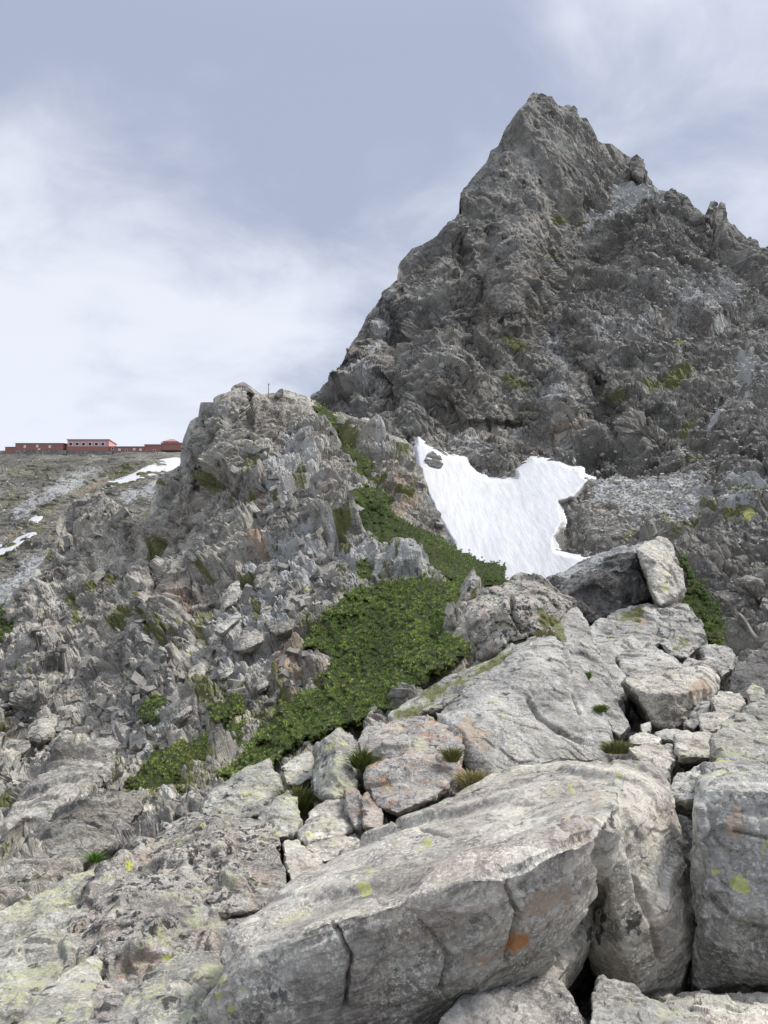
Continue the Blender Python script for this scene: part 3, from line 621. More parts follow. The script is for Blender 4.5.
# 1 the great slab
boulder('huge flat-topped pinkish grey slab with a dark overhanging front face, largest of all the boulders',
        [[(205, 1000, 3.0), (212, 1030, 3.0), (228, 950, 3.15), (262, 915, 3.6), (330, 868, 4.3), (400, 822, 5.0), (470, 785, 5.6), (505, 762, 6.0), (560, 753, 6.0), (622, 757, 5.6),
          (330, 918, 2.95), (430, 892, 2.85), (530, 862, 2.85), (600, 828, 3.0), (614, 808, 3.2), (618, 835, 3.25), (540, 1000, 3.4), (450, 1060, 3.2), (360, 1090, 3.05), (585, 925, 3.6), (232, 965, 3.0), (240, 1080, 3.0)],
         [(600, 800, 3.6), (622, 757, 5.0), (645, 770, 4.6), (672, 795, 4.3), (682, 880, 4.0), (690, 945, 3.75), (680, 985, 3.7), (640, 992, 3.6), (612, 900, 3.5), (608, 840, 3.45), (600, 960, 3.75)]],
        'slab', thick=1.2, amp=.62, px=1.35, masks=[(2, 516, 943, 16, 7, -32, 1.25), (2, 545, 905, 34, 9, -30, .75), (2, 480, 960, 14, 6, 0, .7), (2, 575, 830, 22, 16, 0, .5), (2, 430, 940, 60, 20, -20, .45), (2, 600, 800, 14, 14, 0, .5), (3, 366, 888, 8, 3.5, -10, .85), (3, 370, 878, 5, 2.5, 0, .8), (3, 429, 849, 5, 3, 0, .9), (3, 573, 792, 7, 4, 20, 1.), (3, 568, 818, 5, 3, 0, .9), (3, 551, 824, 5, 3, 0, .8), (3, 222, 978, 6, 5, 0, .95), (3, 219, 995, 5, 4, 0, .9), (3, 232, 1008, 6, 5, 0, .95), (3, 243, 990, 4, 3, 0, .8), (0, 560, 765, 50, 6, 0, .55)], frame=rotm((0, 1, 0), -20), stretch=(1.9, 1.2, .7), drop=.5,
        carve=[([(385, 832), (450, 842), (520, 822)], 1.6, .03), ([(330, 918), (350, 960), (345, 1010)], 2, .04), ([(500, 872), (520, 915), (505, 960)], 2, .04), ([(612, 815), (600, 850), (600, 900), (560, 955)], 4, .05), ([(628, 850), (640, 900), (655, 960)], 3, .03), ([(420, 925), (450, 960), (440, 990)], 3, .03)])
boulder('tall grey boulder with one vivid yellow lichen spot, right of the deep dark cleft',
        [[(703, 792, 3.7), (700, 840, 3.6), (706, 880, 3.55), (704, 940, 3.55), (690, 962, 3.7), (690, 985, 3.7), (850, 995, 3.3), (850, 760, 4.8), (768, 757, 5.2), (720, 758, 5.2), (706, 764, 5.0), (850, 800, 3.5), (768, 790, 3.6), (730, 785, 3.7)]],
        'grey', thick=1.3, amp=.8, px=1.4, masks=[(2, 735, 820, 10, 20, 0, .8), (3, 743, 884, 10, 9, 0, 1.15), (3, 718, 872, 7, 4, 0, .8), (3, 765, 845, 6, 8, 0, .8), (3, 730, 778, 40, 7, 0, .6)], carve=[([(712, 900), (735, 925), (768, 930)], 3, .03), ([(735, 830), (768, 838)], 2, .03)])
boulder('rounded boulder coated with yellow-green lichen at the picture\'s right edge',
        [[(708, 758, 5.9), (711, 740, 6.0), (722, 722, 6.4), (745, 710, 6.9), (768, 697, 7.2), (830, 690, 7.2), (850, 765, 5.6), (768, 768, 5.5), (735, 768, 5.6)]], 'lichen', thick=1.5, amp=.9)
# 2 the leaning slab and what stands on it
boulder('big leaning grey slab with a long diagonal crack, below the cracked knob',
        [[(545, 632, 9.6), (556, 637, 9.4), (572, 655, 9.0), (600, 700, 8.2), (617, 738, 7.7), (610, 765, 7.4), (500, 790, 6.8), (470, 790, 6.9), (455, 745, 7.3), (434, 712, 7.9), (462, 690, 8.6), (510, 668, 9.1), (470, 735, 7.1), (560, 745, 7.3)]],
        'grey', thick=1.6, amp=.55, px=1.35, masks=[(0, 448, 735, 5, 28, -40, .8), (2, 470, 735, 22, 16, 0, .75)], frame=rotm((0, 1, 0), -50), stretch=(.7, .8, 2.2),
        carve=[([(529, 697), (540, 715), (560, 730), (582, 740)], 1.8, .09), ([(528, 687), (535, 695), (545, 690), (562, 700)], 1.5, .03), ([(573, 695), (580, 712)], 1.5, .05), ([(560, 640), (575, 690), (600, 735)], 3, .03)], crack=.2)
boulder('sloping greenish slab with mossy ledges, left shoulder of the leaning slab',
        [[(545, 630, 9.9), (535, 640, 9.5), (505, 665, 9.0), (465, 690, 8.5), (435, 712, 8.1), (395, 722, 8.3), (388, 716, 8.6), (410, 700, 9.3), (440, 685, 9.9), (478, 660, 10.3), (510, 642, 10.3)]],
        'lichen', thick=1.0, amp=.7, masks=[(0, 490, 668, 26, 5, -30, .95), (0, 440, 690, 20, 5, -25, .9), (0, 410, 712, 16, 4, -20, .9)])
boulder('cracked rounded knob with pinkish lichen on top of the leaning slab',
        [[(466, 616, 10.0), (468, 604, 10.3), (480, 595, 10.6), (505, 582, 11.0), (526, 575, 11.2), (540, 580, 11.2), (562, 592, 10.9), (575, 602, 10.7), (548, 632, 9.8), (525, 640, 9.7), (500, 648, 9.8), (478, 656, 9.8), (470, 640, 9.8), (510, 610, 9.8), (530, 600, 10.0)]],
        'spotted', thick=1.6, amp=1.0, px=1.35, masks=[(0, 550, 620, 8, 22, -20, .85)], carve=[([(511, 600), (513, 615), (524, 630)], 2.2, .16), ([(530, 590), (545, 600)], 2, .06)])
boulder('smooth grey rib curving down behind the cracked knob',
        [[(560, 592, 11.2), (580, 608, 10.8), (590, 630, 10.2), (594, 655, 9.6), (610, 690, 9.0), (632, 730, 8.3), (618, 738, 8.0), (600, 700, 8.6), (572, 652, 9.3), (548, 625, 10.0), (550, 600, 10.8)]], 'grey', thick=1.6, amp=.7,
        masks=[(0, 560, 628, 7, 16, -20, .85), (0, 583, 680, 4, 16, -25, 1.), (0, 600, 712, 5, 12, -25, .9)])
# 3 the overhanging block behind
boulder('dark overhanging block with a pale sloping top, highest of the near boulders',
        [[(540, 585, 15.5), (566, 576, 15), (600, 558, 15.3), (632, 545, 15.6), (645, 540, 16), (648, 570, 14.6), (655, 596, 14.4), (640, 604, 14.3), (612, 614, 14.0), (590, 621, 13.9), (576, 610, 13.9), (568, 595, 14.0), (600, 575, 14.0), (632, 560, 14.2)]],
        'dark', thick=2.2, amp=1.1, drop=.1, masks=[(1, 590, 562, 50, 6, -22, 1.), (1, 640, 545, 14, 5, 0, 1.)])  # shaded front and lit top painted in: dark rock, pale mask on top
boulder('pale upright block leaning against the dark overhanging block',
        [[(635, 548, 14.4), (645, 541, 14.8), (662, 537, 15.0), (672, 545, 14.8), (677, 560, 14.4), (684, 588, 13.9), (675, 598, 13.6), (661, 607, 13.5), (652, 592, 13.5), (646, 570, 13.8), (655, 560, 13.8)]], 'slab', thick=1.6, amp=1.0)
boulder('broad pale rock apron beneath the dark overhanging block',
        [[(590, 626, 13.2), (615, 612, 13.8), (650, 604, 13.9), (662, 608, 13.6), (665, 640, 12.4), (640, 655, 11.6), (600, 665, 11.2), (592, 650, 12.0)]], 'grey', thick=1.6, amp=.9, masks=[(0, 640, 612, 22, 5, -15, .8), (2, 640, 617, 14, 4, 0, .8)])
boulder('jagged grey outcrop left of the dark green pine strip',
        [[(655, 612, 13.6), (670, 600, 13.9), (690, 602, 13.8), (702, 625, 13.2), (703, 645, 12.4), (690, 658, 11.8), (670, 655, 11.8), (655, 640, 12.4)]], 'grey', thick=1.5, amp=1.5, masks=[(0, 683, 642, 8, 8, 0, .7)])
boulder('light grey cracked slab just above the wedge-shaped boulder',
        [[(617, 658, 11.0), (628, 648, 11.4), (648, 643, 11.7), (668, 655, 11.3), (682, 664, 10.9), (672, 672, 10.4), (640, 680, 10.0), (624, 676, 10.2)]], 'grey', thick=1.1, amp=1.0)
boulder('pale slab wedged between the grey rib and the wedge-shaped boulder',
        [[(590, 655, 10.8), (610, 655, 10.6), (622, 672, 10.1), (630, 690, 9.5), (628, 705, 9.2), (610, 690, 9.4)]], 'grey', thick=1., amp=.8)
boulder('wedge-shaped pinkish boulder with a flat top propped over a dark hollow',
        [[(621, 679, 9.0), (640, 675, 9.3), (660, 668, 9.8), (690, 663, 10.2), (710, 661, 10.2), (718, 674, 9.8), (717, 688, 9.4), (700, 700, 8.9), (692, 716, 8.7), (673, 731, 8.5), (658, 724, 8.5), (646, 706, 8.5), (638, 692, 8.6), (668, 694, 8.4), (690, 690, 8.6)]],
        'slab', thick=1.4, amp=.8, px=1.35, masks=[(2, 700, 690, 12, 10, -40, .9)])
boulder('smooth dark grey boulder at the right edge beside the pine strip',
        [[(729, 692, 9.3), (733, 672, 9.5), (748, 656, 9.8), (768, 640, 10.2), (810, 632, 10.3), (840, 680, 9.5), (800, 712, 8.9), (760, 705, 8.9)]], 'dark', thick=1.8, amp=.6)
small = [
    ('rounded grey stone capping the top of the deep dark cleft', [(668, 796, 4.9), (672, 776, 5.2), (700, 764, 5.5), (712, 768, 5.4), (704, 790, 5.0), (690, 802, 4.8)], 'grey'),
    ('brown blocky stone in the gap right of the wedge-shaped boulder', [(711, 700, 8.4), (718, 691, 8.7), (740, 692, 8.7), (746, 703, 8.4), (740, 713, 8.1), (716, 712, 8.1)], 'slab'),
    ('flat banded stone lying below the brown blocky stone', [(698, 714, 7.9), (720, 711, 8.0), (742, 713, 8.0), (740, 726, 7.5), (706, 733, 7.4), (700, 728, 7.5)], 'slab'),
    ('small tilted grey stone under the right corner of the wedge-shaped boulder', [(684, 725, 8.3), (700, 700, 8.8), (711, 700, 8.7), (708, 716, 8.3), (694, 730, 8.0)], 'grey'),
    ('pale rounded stone perched next to the smooth dark grey boulder', [(746, 690, 7.9), (752, 683, 8.1), (764, 688, 8.0), (766, 700, 7.8), (750, 702, 7.8)], 'lichen'),
    ('thin pinkish stone beside the round grass tuft', [(628, 737, 7.3), (645, 731, 7.5), (662, 738, 7.3), (658, 745, 7.1), (632, 744, 7.1)], 'slab'),
    ('flat pink slab below the round grass tuft', [(628, 748, 6.6), (645, 742, 6.9), (672, 745, 6.9), (676, 758, 6.6), (672, 770, 6.4), (644, 766, 6.3)], 'slab'),
    ('squarish pale block left of the rounded yellow-green boulder', [(674, 733, 7.1), (700, 731, 7.3), (714, 735, 7.2), (711, 757, 6.6), (680, 757, 6.5), (676, 745, 6.7)], 'slab'),
    ('small wedge of stone stuck above the deep dark cleft', [(648, 768, 5.2), (660, 765, 5.4), (668, 772, 5.2), (667, 785, 5.0), (655, 790, 4.9), (648, 780, 5.0)], 'grey'),
    ('little pale stone in the shadow under the wedge-shaped boulder', [(640, 724, 8.2), (650, 722, 8.3), (651, 731, 8.0), (642, 732, 8.0)], 'grey'),
    ('blue-grey stone in the shadow below the wedge-shaped boulder', [(653, 731, 7.7), (672, 728, 7.9), (690, 732, 7.8), (678, 742, 7.4), (658, 738, 7.5)], 'grey'),
    ('light shattered slab below the dark green pine strip', [(700, 645, 11.9), (716, 640, 12.2), (734, 652, 11.8), (736, 668, 11.0), (722, 676, 10.6), (704, 660, 11.2)], 'grey'),
]
for lb, pts, mt in small: boulder(lb, [pts], mt, thick=.5 if pts[0][2] < 9 else .9, amp=1.1, group=NEARG)
# 4 the row left of the great slab
row = [
    ('orange-speckled rounded boulder standing between mossy cracks', [(365, 757, 7.1), (371, 737, 7.4), (392, 721, 7.7), (427, 714, 7.8), (452, 723, 7.5), (467, 747, 7.0), (462, 772, 6.6), (440, 795, 6.2), (398, 812, 6.0), (376, 803, 6.2), (366, 780, 6.6), (415, 745, 6.9)], 'orange', 1.4),
    ('narrow grey rock wedged behind the orange-speckled boulder', [(358, 740, 8.0), (366, 726, 8.2), (384, 722, 8.3), (390, 730, 8.1), (372, 745, 7.9), (362, 752, 7.8)], 'grey', .8),
    ('upright pointed rock with green lichen on its tip', [(311, 768, 7.2), (318, 745, 7.5), (337, 726, 7.8), (353, 736, 7.7), (357, 760, 7.2), (356, 790, 6.7), (330, 800, 6.6), (314, 792, 6.8), (336, 760, 6.9)], 'lichen', .9),
    ('white-grey triangular rock below the upright pointed rock', [(295, 838, 6.0), (312, 808, 6.5), (342, 790, 6.8), (350, 800, 6.6), (356, 828, 6.1), (342, 836, 5.9), (305, 842, 5.8)], 'slab', .8),
    ('small orange stone at the foot of the orange-speckled boulder', [(362, 797, 6.3), (367, 790, 6.5), (383, 812, 6.1), (381, 829, 5.8), (363, 826, 5.8)], 'orange', .5),
    ('brown rock slab stuck upright between the pointed rock and orange boulder', [(345, 790, 6.5), (356, 786, 6.6), (364, 800, 6.3), (364, 830, 5.9), (354, 828, 5.9), (346, 810, 6.2)], 'orange', .6),
    ('low dark-edged rock at the end of the big pine mat', [(281, 766, 8.1), (295, 756, 8.4), (312, 750, 8.5), (313, 775, 7.8), (300, 785, 7.6), (286, 785, 7.6)], 'lichen', .9),
    ('greenish lichen-covered rock with a jagged crest left of the mossy gap', [(200, 803, 6.9), (212, 792, 7.2), (235, 776, 7.5), (252, 770, 7.6), (268, 760, 7.8), (276, 772, 7.5), (283, 792, 7.0), (266, 812, 6.6), (232, 824, 6.4), (206, 822, 6.4)], 'lichen', 1.2),
    ('grey-green pointed block right of the jagged-crested rock', [(256, 818, 6.3), (270, 800, 6.7), (288, 789, 6.9), (298, 795, 6.8), (300, 820, 6.3), (292, 836, 6.0), (268, 838, 5.9)], 'lichen', .8),
    ('flat-topped block with pale rim below the jagged-crested rock', [(206, 826, 6.1), (228, 818, 6.4), (258, 817, 6.4), (270, 826, 6.1), (280, 845, 5.7), (262, 858, 5.5), (225, 860, 5.4), (209, 842, 5.7)], 'spotted', 1.),
    ('pointed grey rock left of the mossy crack near the great slab', [(284, 842, 5.7), (297, 840, 5.8), (322, 862, 5.4), (314, 874, 5.2), (292, 882, 5.0), (284, 862, 5.3)], 'slab', .7),
    ('pale rock tucked in the corner above the great slab', [(304, 846, 5.7), (322, 838, 5.9), (350, 836, 5.9), (360, 840, 5.8), (345, 855, 5.5), (325, 862, 5.4)], 'slab', .7),
    ('angular pale shard resting against the upper edge of the great slab', [(330, 868, 5.0), (345, 850, 5.4), (378, 832, 5.8), (395, 826, 5.9), (385, 840, 5.5), (350, 862, 5.0)], 'slab', .5),
    ('purplish grey rock with round dark lichens', [(205, 880, 5.0), (222, 860, 5.3), (245, 851, 5.5), (272, 851, 5.5), (288, 868, 5.2), (288, 890, 4.8), (262, 910, 4.5), (220, 915, 4.4), (205, 900, 4.6)], 'spotted', 1.),
]
for lb, pts, mt, th in row: boulder(lb, [pts], mt, thick=th, amp=1.0, group=NEARG)
boulder('dark rock island sticking out of the upper left arm of the snowfield', [[(424, 462, 83), (426, 454, 85), (432, 450, 86), (439, 455, 85.5), (443, 463, 83.5), (441, 468, 82), (430, 467, 82)]], 'dark', thick=5, amp=1.2, px=1.2)
SKY = 'pinnacles on the skyline of the peak'
for lb, pts in (
    ('blunt twin-topped pinnacle, first of the teeth right of the pale ledge', [(664, 200, 158), (667, 191, 159), (672, 187, 160), (677, 191, 159), (682, 205, 156), (674, 212, 155)]),
    ('low dark tooth of rock between the twin-topped and the tallest pinnacle', [(681, 210, 156), (684, 198, 157), (688, 197, 157), (692, 206, 156), (697, 216, 154), (686, 220, 153)]),
    ('tallest dark forked pinnacle on the right skyline, left prong', [(703, 240, 150), (707, 218, 153), (711, 205, 154), (716, 203, 154), (718, 212, 153), (719, 240, 150)]),
    ('tallest dark forked pinnacle on the right skyline, right prong', [(717, 242, 150), (718, 212, 153), (721, 204, 154), (725, 206, 154), (727, 222, 152), (731, 244, 149)]),
    ('stepped dark crag just right of the forked pinnacle', [(726, 246, 149), (728, 226, 151), (734, 224, 151), (738, 234, 150), (745, 244, 149), (742, 256, 147)]),
    ('round-backed black boulder on the right skyline', [(735, 252, 147), (741, 241, 149), (749, 236, 150), (757, 239, 149), (759, 249, 148), (752, 255, 147)]),
    ('dark skyline boulder cut by the right edge of the picture', [(758, 256, 146), (762, 248, 148), (772, 244, 149), (790, 248, 148), (792, 262, 146), (770, 264, 145)]),
    ('small square-cut tooth on the right shoulder of the summit', [(629, 170, 170), (630, 158, 172), (635, 154, 172), (642, 158, 172), (647, 172, 170), (640, 180, 168)]),
    ('thin finger of rock beside the summit block', [(569, 116, 171), (571, 107, 173), (574, 105, 173), (577, 109, 173), (579, 120, 171)]),
    ('knobbly summit block at the very top of the peak', [(526, 108, 166), (529, 98, 168), (536, 93, 169), (544, 94, 169), (551, 99, 168), (554, 110, 166), (540, 116, 165)])):
    boulder(lb, [pts], 'peakstone', thick=5, amp=1.6, px=1.1, group=SKY, name='rock_pinnacle', drop=.6)
boulder('dark stone leaning on the crest of the crag beside the thin pole', [[(274, 396, 50.2), (279, 389, 50.6), (283, 388, 50.6), (284, 392, 50.4), (279, 398, 50)]], 'dark', thick=.8, amp=1., px=1.)
boulder('large orange-tinted stone lying on the ridge slope below the paint marks', [[(250, 558, 33.6), (254, 551, 34.1), (264, 548, 34.3), (272, 549, 34.2), (272, 558, 33.5), (262, 563, 33.2)]], 'rusty', thick=.8, amp=1., px=1.)
boulder('pale ribbed rock standing above the largest pine mat', [[(372, 576, 28.0), (376, 556, 28.6), (398, 547, 29), (412, 552, 28.8), (428, 562, 28.3), (425, 572, 27.8), (400, 578, 27.6)]], 'grey', thick=1.6, amp=1.2, px=1.1)
boulder('dark square pillar of rock on the slope left of the pale ledges', [[(146, 620, 27.5), (148, 598, 28.3), (166, 595, 28.5), (180, 600, 28.2), (178, 622, 27.4), (160, 628, 27.2)]], 'ridgestone', thick=1.6, amp=1.3, px=1.1)
boulder('tilted pale flake jutting from the slope left of the largest pine mat', [[(212, 630, 23.8), (222, 622, 24.2), (238, 612, 24.6), (241, 617, 24.4), (222, 634, 23.6)]], 'grey', thick=.7, amp=1., px=1.)
# 5 lower left corner
boulder('large knobbly outcrop peppered with black lichen in the lower left',
        [[(70, 925, 4.6), (95, 888, 5.1), (140, 845, 5.9), (175, 815, 6.4), (205, 808, 6.5), (225, 850, 5.7), (250, 900, 4.8), (255, 930, 4.2), (215, 990, 3.7), (150, 1000, 3.7), (80, 985, 3.9), (60, 950, 4.2), (160, 900, 4.6), (120, 940, 4.1)]], 'spotted', thick=1.6, amp=1.3, px=1.35)
boulder('long sloping rock with a green crest running out of the picture\'s left side',
        [[(-60, 950, 4.6), (0, 912, 5.0), (40, 893, 5.3), (75, 880, 5.5), (110, 862, 5.8), (112, 885, 5.2), (85, 930, 4.5), (50, 975, 3.9), (30, 1030, 3.4), (-60, 1030, 3.4), (10, 950, 4.3)]], 'lichen', thick=1.5, amp=1.1, px=1.35)
boulder('smooth pale grey-green slab in the bottom left corner',
        [[(12, 1035, 3.0), (38, 1000, 3.3), (62, 972, 3.6), (98, 952, 3.9), (104, 962, 3.8), (96, 985, 3.5), (84, 1035, 2.95)]], 'lichen', thick=.8, amp=.7)
boulder('small rounded brown stone beside the smooth pale grey-green slab',
        [[(84, 1030, 3.0), (90, 1000, 3.3), (104, 980, 3.5), (122, 990, 3.4), (124, 1010, 3.2), (112, 1035, 2.95)]], 'orange', thick=.6, amp=1.)
boulder('rounded cream-coloured rock against the left end of the great slab',
        [[(108, 1035, 3.0), (130, 995, 3.4), (158, 965, 3.7), (185, 952, 3.85), (222, 950, 3.8), (222, 1035, 3.15), (165, 1000, 3.2)]], 'lichen', thick=1., amp=.9)
boulder('brown streaked rock between the knobbly outcrop and the green-crested rock',
        [[(30, 1000, 3.9), (50, 965, 4.2), (75, 935, 4.5), (110, 940, 4.3), (140, 985, 3.8), (125, 1005, 3.6), (60, 1010, 3.6)]], 'orange', thick=.9, amp=1.2)
# 6 bottom edge
boulder('dark-speckled rock under the overhang at the bottom edge',
        [[(428, 1040, 2.85), (455, 1005, 3.0), (480, 988, 3.2), (530, 977, 3.3), (560, 982, 3.2), (578, 1003, 3.0), (584, 1040, 2.8)]], 'grey', thick=.9, amp=1.)
boulder('wedge of pale grey rock at the bottom edge below the cleft',
        [[(590, 1040, 2.75), (592, 992, 3.1), (602, 980, 3.25), (630, 986, 3.2), (668, 1005, 3.0), (712, 1040, 2.7)]], 'grey', thick=.9, amp=.8)
boulder('flat layered yellowish slab in the bottom right corner',
        [[(655, 996, 3.4), (700, 992, 3.5), (768, 990, 3.5), (850, 990, 3.5), (850, 1040, 2.9), (700, 1040, 2.9), (672, 1010, 3.1)]], 'slab', thick=.9, amp=1.1)

boulder('long diagonal slab dipping to the lower left between the green-crested rock and the broken slope', [[(-40, 905, 7.0), (0, 870, 8.2), (60, 815, 9.9), (108, 784, 11.2), (150, 790, 10.9), (125, 838, 9.1), (60, 885, 7.8), (0, 915, 6.5), (-40, 932, 6.2), (60, 845, 8.7)]], 'ridgeblock', thick=1.6, amp=1.1, px=1.3, frame=rotm((0, 1, 0), -38), stretch=(2.2, 1, .7))
boulder('shorter diagonal slab running parallel above the long diagonal slab', [[(-30, 850, 10.3), (30, 790, 12.6), (90, 745, 14.6), (120, 742, 14.6), (108, 775, 12.6), (52, 818, 10.8), (0, 858, 9.4), (40, 800, 11.6)]], 'ridge', thick=1.8, amp=1.2, px=1.3, frame=rotm((0, 1, 0), -38), stretch=(2.2, 1, .7))
br_ = np.random.default_rng(77); spots = []
while len(spots) < 46:
    x, y = br_.uniform(-10, 330), br_.uniform(545, 860)
    if y < 560 + max(0, (120 - x)) * .3 or x > 330 - (y - 560) * .25 or y > 905 - x * .55: continue
    if any(in_poly(x, y, p_) > -16 for p_ in MATS.values()): continue
    if any(math.hypot(x - a, (y - b)) < 22 for a, b in spots): continue
    spots.append((x, y))
for x, y in spots:
    D = float(d_mid(x, y)); r = br_.uniform(9, 24) * (.7 + .5 * (y - 545) / 300); a0 = math.radians(br_.normal(-42, 14)); pts = []
    for k in range(8):
        a = k * math.pi / 4 + br_.uniform(-.3, .3); u = r * math.cos(a) * br_.uniform(.75, 1.15); v = r * .5 * math.sin(a) * br_.uniform(.7, 1.2)
        qx, qy = x + u * math.cos(a0) - v * math.sin(a0), y + u * math.sin(a0) + v * math.cos(a0); pts.append((qx, qy, float(d_mid(qx, qy)) - .010 * D * br_.uniform(.2, 1.)))
    for _ in range(3): qx, qy = x + br_.uniform(-.4, .4) * r, y + br_.uniform(-.35, .15) * r; pts.append((qx, qy, float(d_mid(qx, qy)) - D * r / F * br_.uniform(.7, 1.3)))
    boulder('fractured grey block of bedrock standing out of the lower ridge slope', [pts], ['ridge', 'ridge', 'ridgeblock', 'grey'][int(br_.integers(4))], thick=D * r / F * 2, amp=1.3, px=1.2, group='bedrock blocks of the lower ridge slope', name='rock_block')

# ------------------------------------------------------------------ loose stones
def rock_variant(seed):
    r = np.random.default_rng(seed); bm = bmesh.new()
    pts = [np.array([a, b, c]) * r.uniform(.55, 1.0, 3) for a in (-1, 1) for b in (-1, 1) for c in (-1, 1)] + [r.normal(size=3) * .6 for _ in range(3)]
    pts = np.array(pts) * np.array([.8, .6, .42])
    pts[:, 0] += pts[:, 2] * r.uniform(-.8, .8); pts[:, 1] += pts[:, 0] * r.uniform(-.4, .4)
    hull_bm(bm, [Vector(p) for p in pts]); bmesh.ops.recalc_face_normals(bm, faces=bm.faces)
    bmesh.ops.triangulate(bm, faces=bm.faces)
    me = bpy.data.meshes.new('loose_rock'); bm.to_mesh(me); bm.free(); return me
VARI = [rock_variant(100 + k) for k in range(8)]
VNP = []
for me in VARI:
    v = np.array([x.co[:] for x in me.vertices]); f = np.array([p.vertices[:] for p in me.polygons]); VNP.append((v, f))
stone_mats = {}
def stone_mat(key, S, bright):
    return rock_material('rock_stone_' + key, S=S, dark=tuple(c * bright for c in (.16, .155, .148)), light=tuple(c * bright for c in (.36, .35, .33)), warm=tuple(c * bright for c in (.30, .25, .22)),
                         warm_amt=.5, speck=.5, black=.1, yellow=.08, pale_lichen=.2, orange=.04, bump=.6, useattr=False)
M['stone'] = stone_mat('loose', .6, .86); M['stone_far'] = stone_mat('scree', 3, 1.25)
for me in VARI: me.materials.append(M['stone'])
VEG = []
def sample(Lname, weight, n, sizes, rr, cap=6.):
    """(pos, normal, size, pixel size) of n stones on a land layer"""
    L = LAYERS[Lname]; w = weight(L['px'], L['py']).copy(); w[:L['nb'] + 22] = 0
    # equal odds per ground area need a distance squared, per picture area not: keep a mix
    w = w * (L['pos'][..., 1] / 30.) ** .6
    w = w.ravel() / w.sum(); idx = rr.choice(w.size, n, p=w)
    p = L['pos'].reshape(-1, 3)[idx]; s = sizes[0] * (sizes[1] / sizes[0]) ** (rr.random(n) ** 3.3)
    s = s * np.maximum(1., (p[:, 1] / 40.) ** .5); s = np.minimum(s, cap * (.6 + .8 * rr.random(n)) / F * p[:, 1])
    return p, s, s / p[:, 1] * F, L['px'].ravel()[idx], L['py'].ravel()[idx]
def rand_rot(rr, n):
    q = rr.normal(size=(n, 4)); q /= np.linalg.norm(q, axis=1, keepdims=True); w, x, y, z = q.T
    return np.stack([np.stack([1 - 2 * (y * y + z * z), 2 * (x * y - z * w), 2 * (x * z + y * w)], -1), np.stack([2 * (x * y + z * w), 1 - 2 * (x * x + z * z), 2 * (y * z - x * w)], -1),
                     np.stack([2 * (x * z - y * w), 2 * (y * z + x * w), 1 - 2 * (x * x + y * y)], -1)], 1), q
def stuff_rocks(name, p, s, mat, label, rr):
    Rm, _ = rand_rot(rr, len(p)); vs, fs, k = [], [], 0
    kind = rr.integers(0, len(VNP), len(p))
    for j, (v, f) in enumerate(VNP):
        I = np.where(kind == j)[0]
        if not len(I): continue
        W = np.einsum('nij,vj->nvi', Rm[I], v) * s[I][:, None, None] + (p[I] + np.array([0, 0, .04]) * s[I][:, None])[:, None]
        vs.append(W.reshape(-1, 3)); fs.append((f[None] + (np.arange(len(I)) * len(v))[:, None, None] + k).reshape(-1, 3)); k += len(I) * len(v)
    me = mesh_np(name, np.concatenate(vs), np.concatenate(fs), mat); o = link(bpy.data.objects.new(name, me)); tag(o, label, None, None, 'stuff'); return o
# vegetation outlines are needed to keep stones out
def veg_free(px, py):
    w = np.ones(px.shape)
    for k, poly in MATS.items(): w = w * (in_poly(px, py, poly) < 1)
    return w
rr = np.random.default_rng(3)
def w_mid(px, py):
    n = fbm(np.stack([px.ravel() / 40, py.ravel() / 40, px.ravel() * 0], -1), 300, 3).reshape(px.shape)
    dens = .25 + 1.6 * np.exp(-blob(px, py, 270, 600, 90, 60, -35)) + 1.2 * np.exp(-blob(px, py, 290, 510, 45, 60, 15)) + 1.0 * np.exp(-blob(px, py, 60, 740, 90, 60, 0)) + 1.0 * np.exp(-blob(px, py, 200, 680, 80, 50, -45)) + .8 * np.exp(-blob(px, py, 130, 720, 90, 60, -45))
    return dens * smooth01((n + .35) / .5) * veg_free(px, py) * (py < 960)
p, s, sx, qx, qy = sample('ridge', w_mid, 4600, (.05, .9), rr, 12.)
s = np.minimum(s, (7 + 7 * rr.random(len(s)) ** 3) / F * p[:, 1]); sx = s / p[:, 1] * F
order = np.argsort(-sx); big = order[:260]; rest = order[260:]
stuff_rocks('rubble', p[rest], s[rest], M['stone'], 'small broken stones strewn over the ridge slope', rr)
_, quat = rand_rot(rr, len(big))
for k, i in enumerate(big):
    me = VARI[k % len(VARI)]; o = bpy.data.objects.new('loose_rock', me); COL.objects.link(o)
    o.rotation_mode = 'QUATERNION'; o.rotation_quaternion = quat[k]; sc = float(s[i]); o.scale = (sc, sc * random.uniform(.7, 1), sc * random.uniform(.7, 1))
    o.location = (p[i][0], p[i][1], p[i][2] + .02 * sc)
    tag(o, 'angular grey stone lying loose on the slope of the middle ridge', 'rock', 'loose stones on the middle ridge')
def w_peak(px, py):
    return 1.3 * np.exp(-blob(px, py, 660, 500, 80, 35, 5)) + 1. * np.exp(-blob(px, py, 745, 400, 25, 60, 30)) + .5 * np.exp(-blob(px, py, 700, 300, 80, 60, 0)) + .8 * np.exp(-blob(px, py, 630, 205, 40, 10, -20)) + .25 * (py > 440) * (in_poly(px, py, SNOW_POLY) < -3)
p, s, sx, qx, qy = sample('mountain', w_peak, 9000, (.10, .6), rr, 2.6)
stuff_rocks('scree', p, s, M['stone_far'], 'pale scree stones scattered over the foot of the peak', rr)
def w_far(px, py): return smooth01((py - 470) / 30) + .2
p, s, sx, qx, qy = sample('hillside', w_far, 2500, (.15, .8), rr, 2.)
stuff_rocks('scree', p, s, M['stone_far'], 'scree stones on the far hillside below the hut', rr)
def w_near(px, py): return np.ones(px.shape) * (py > 600)
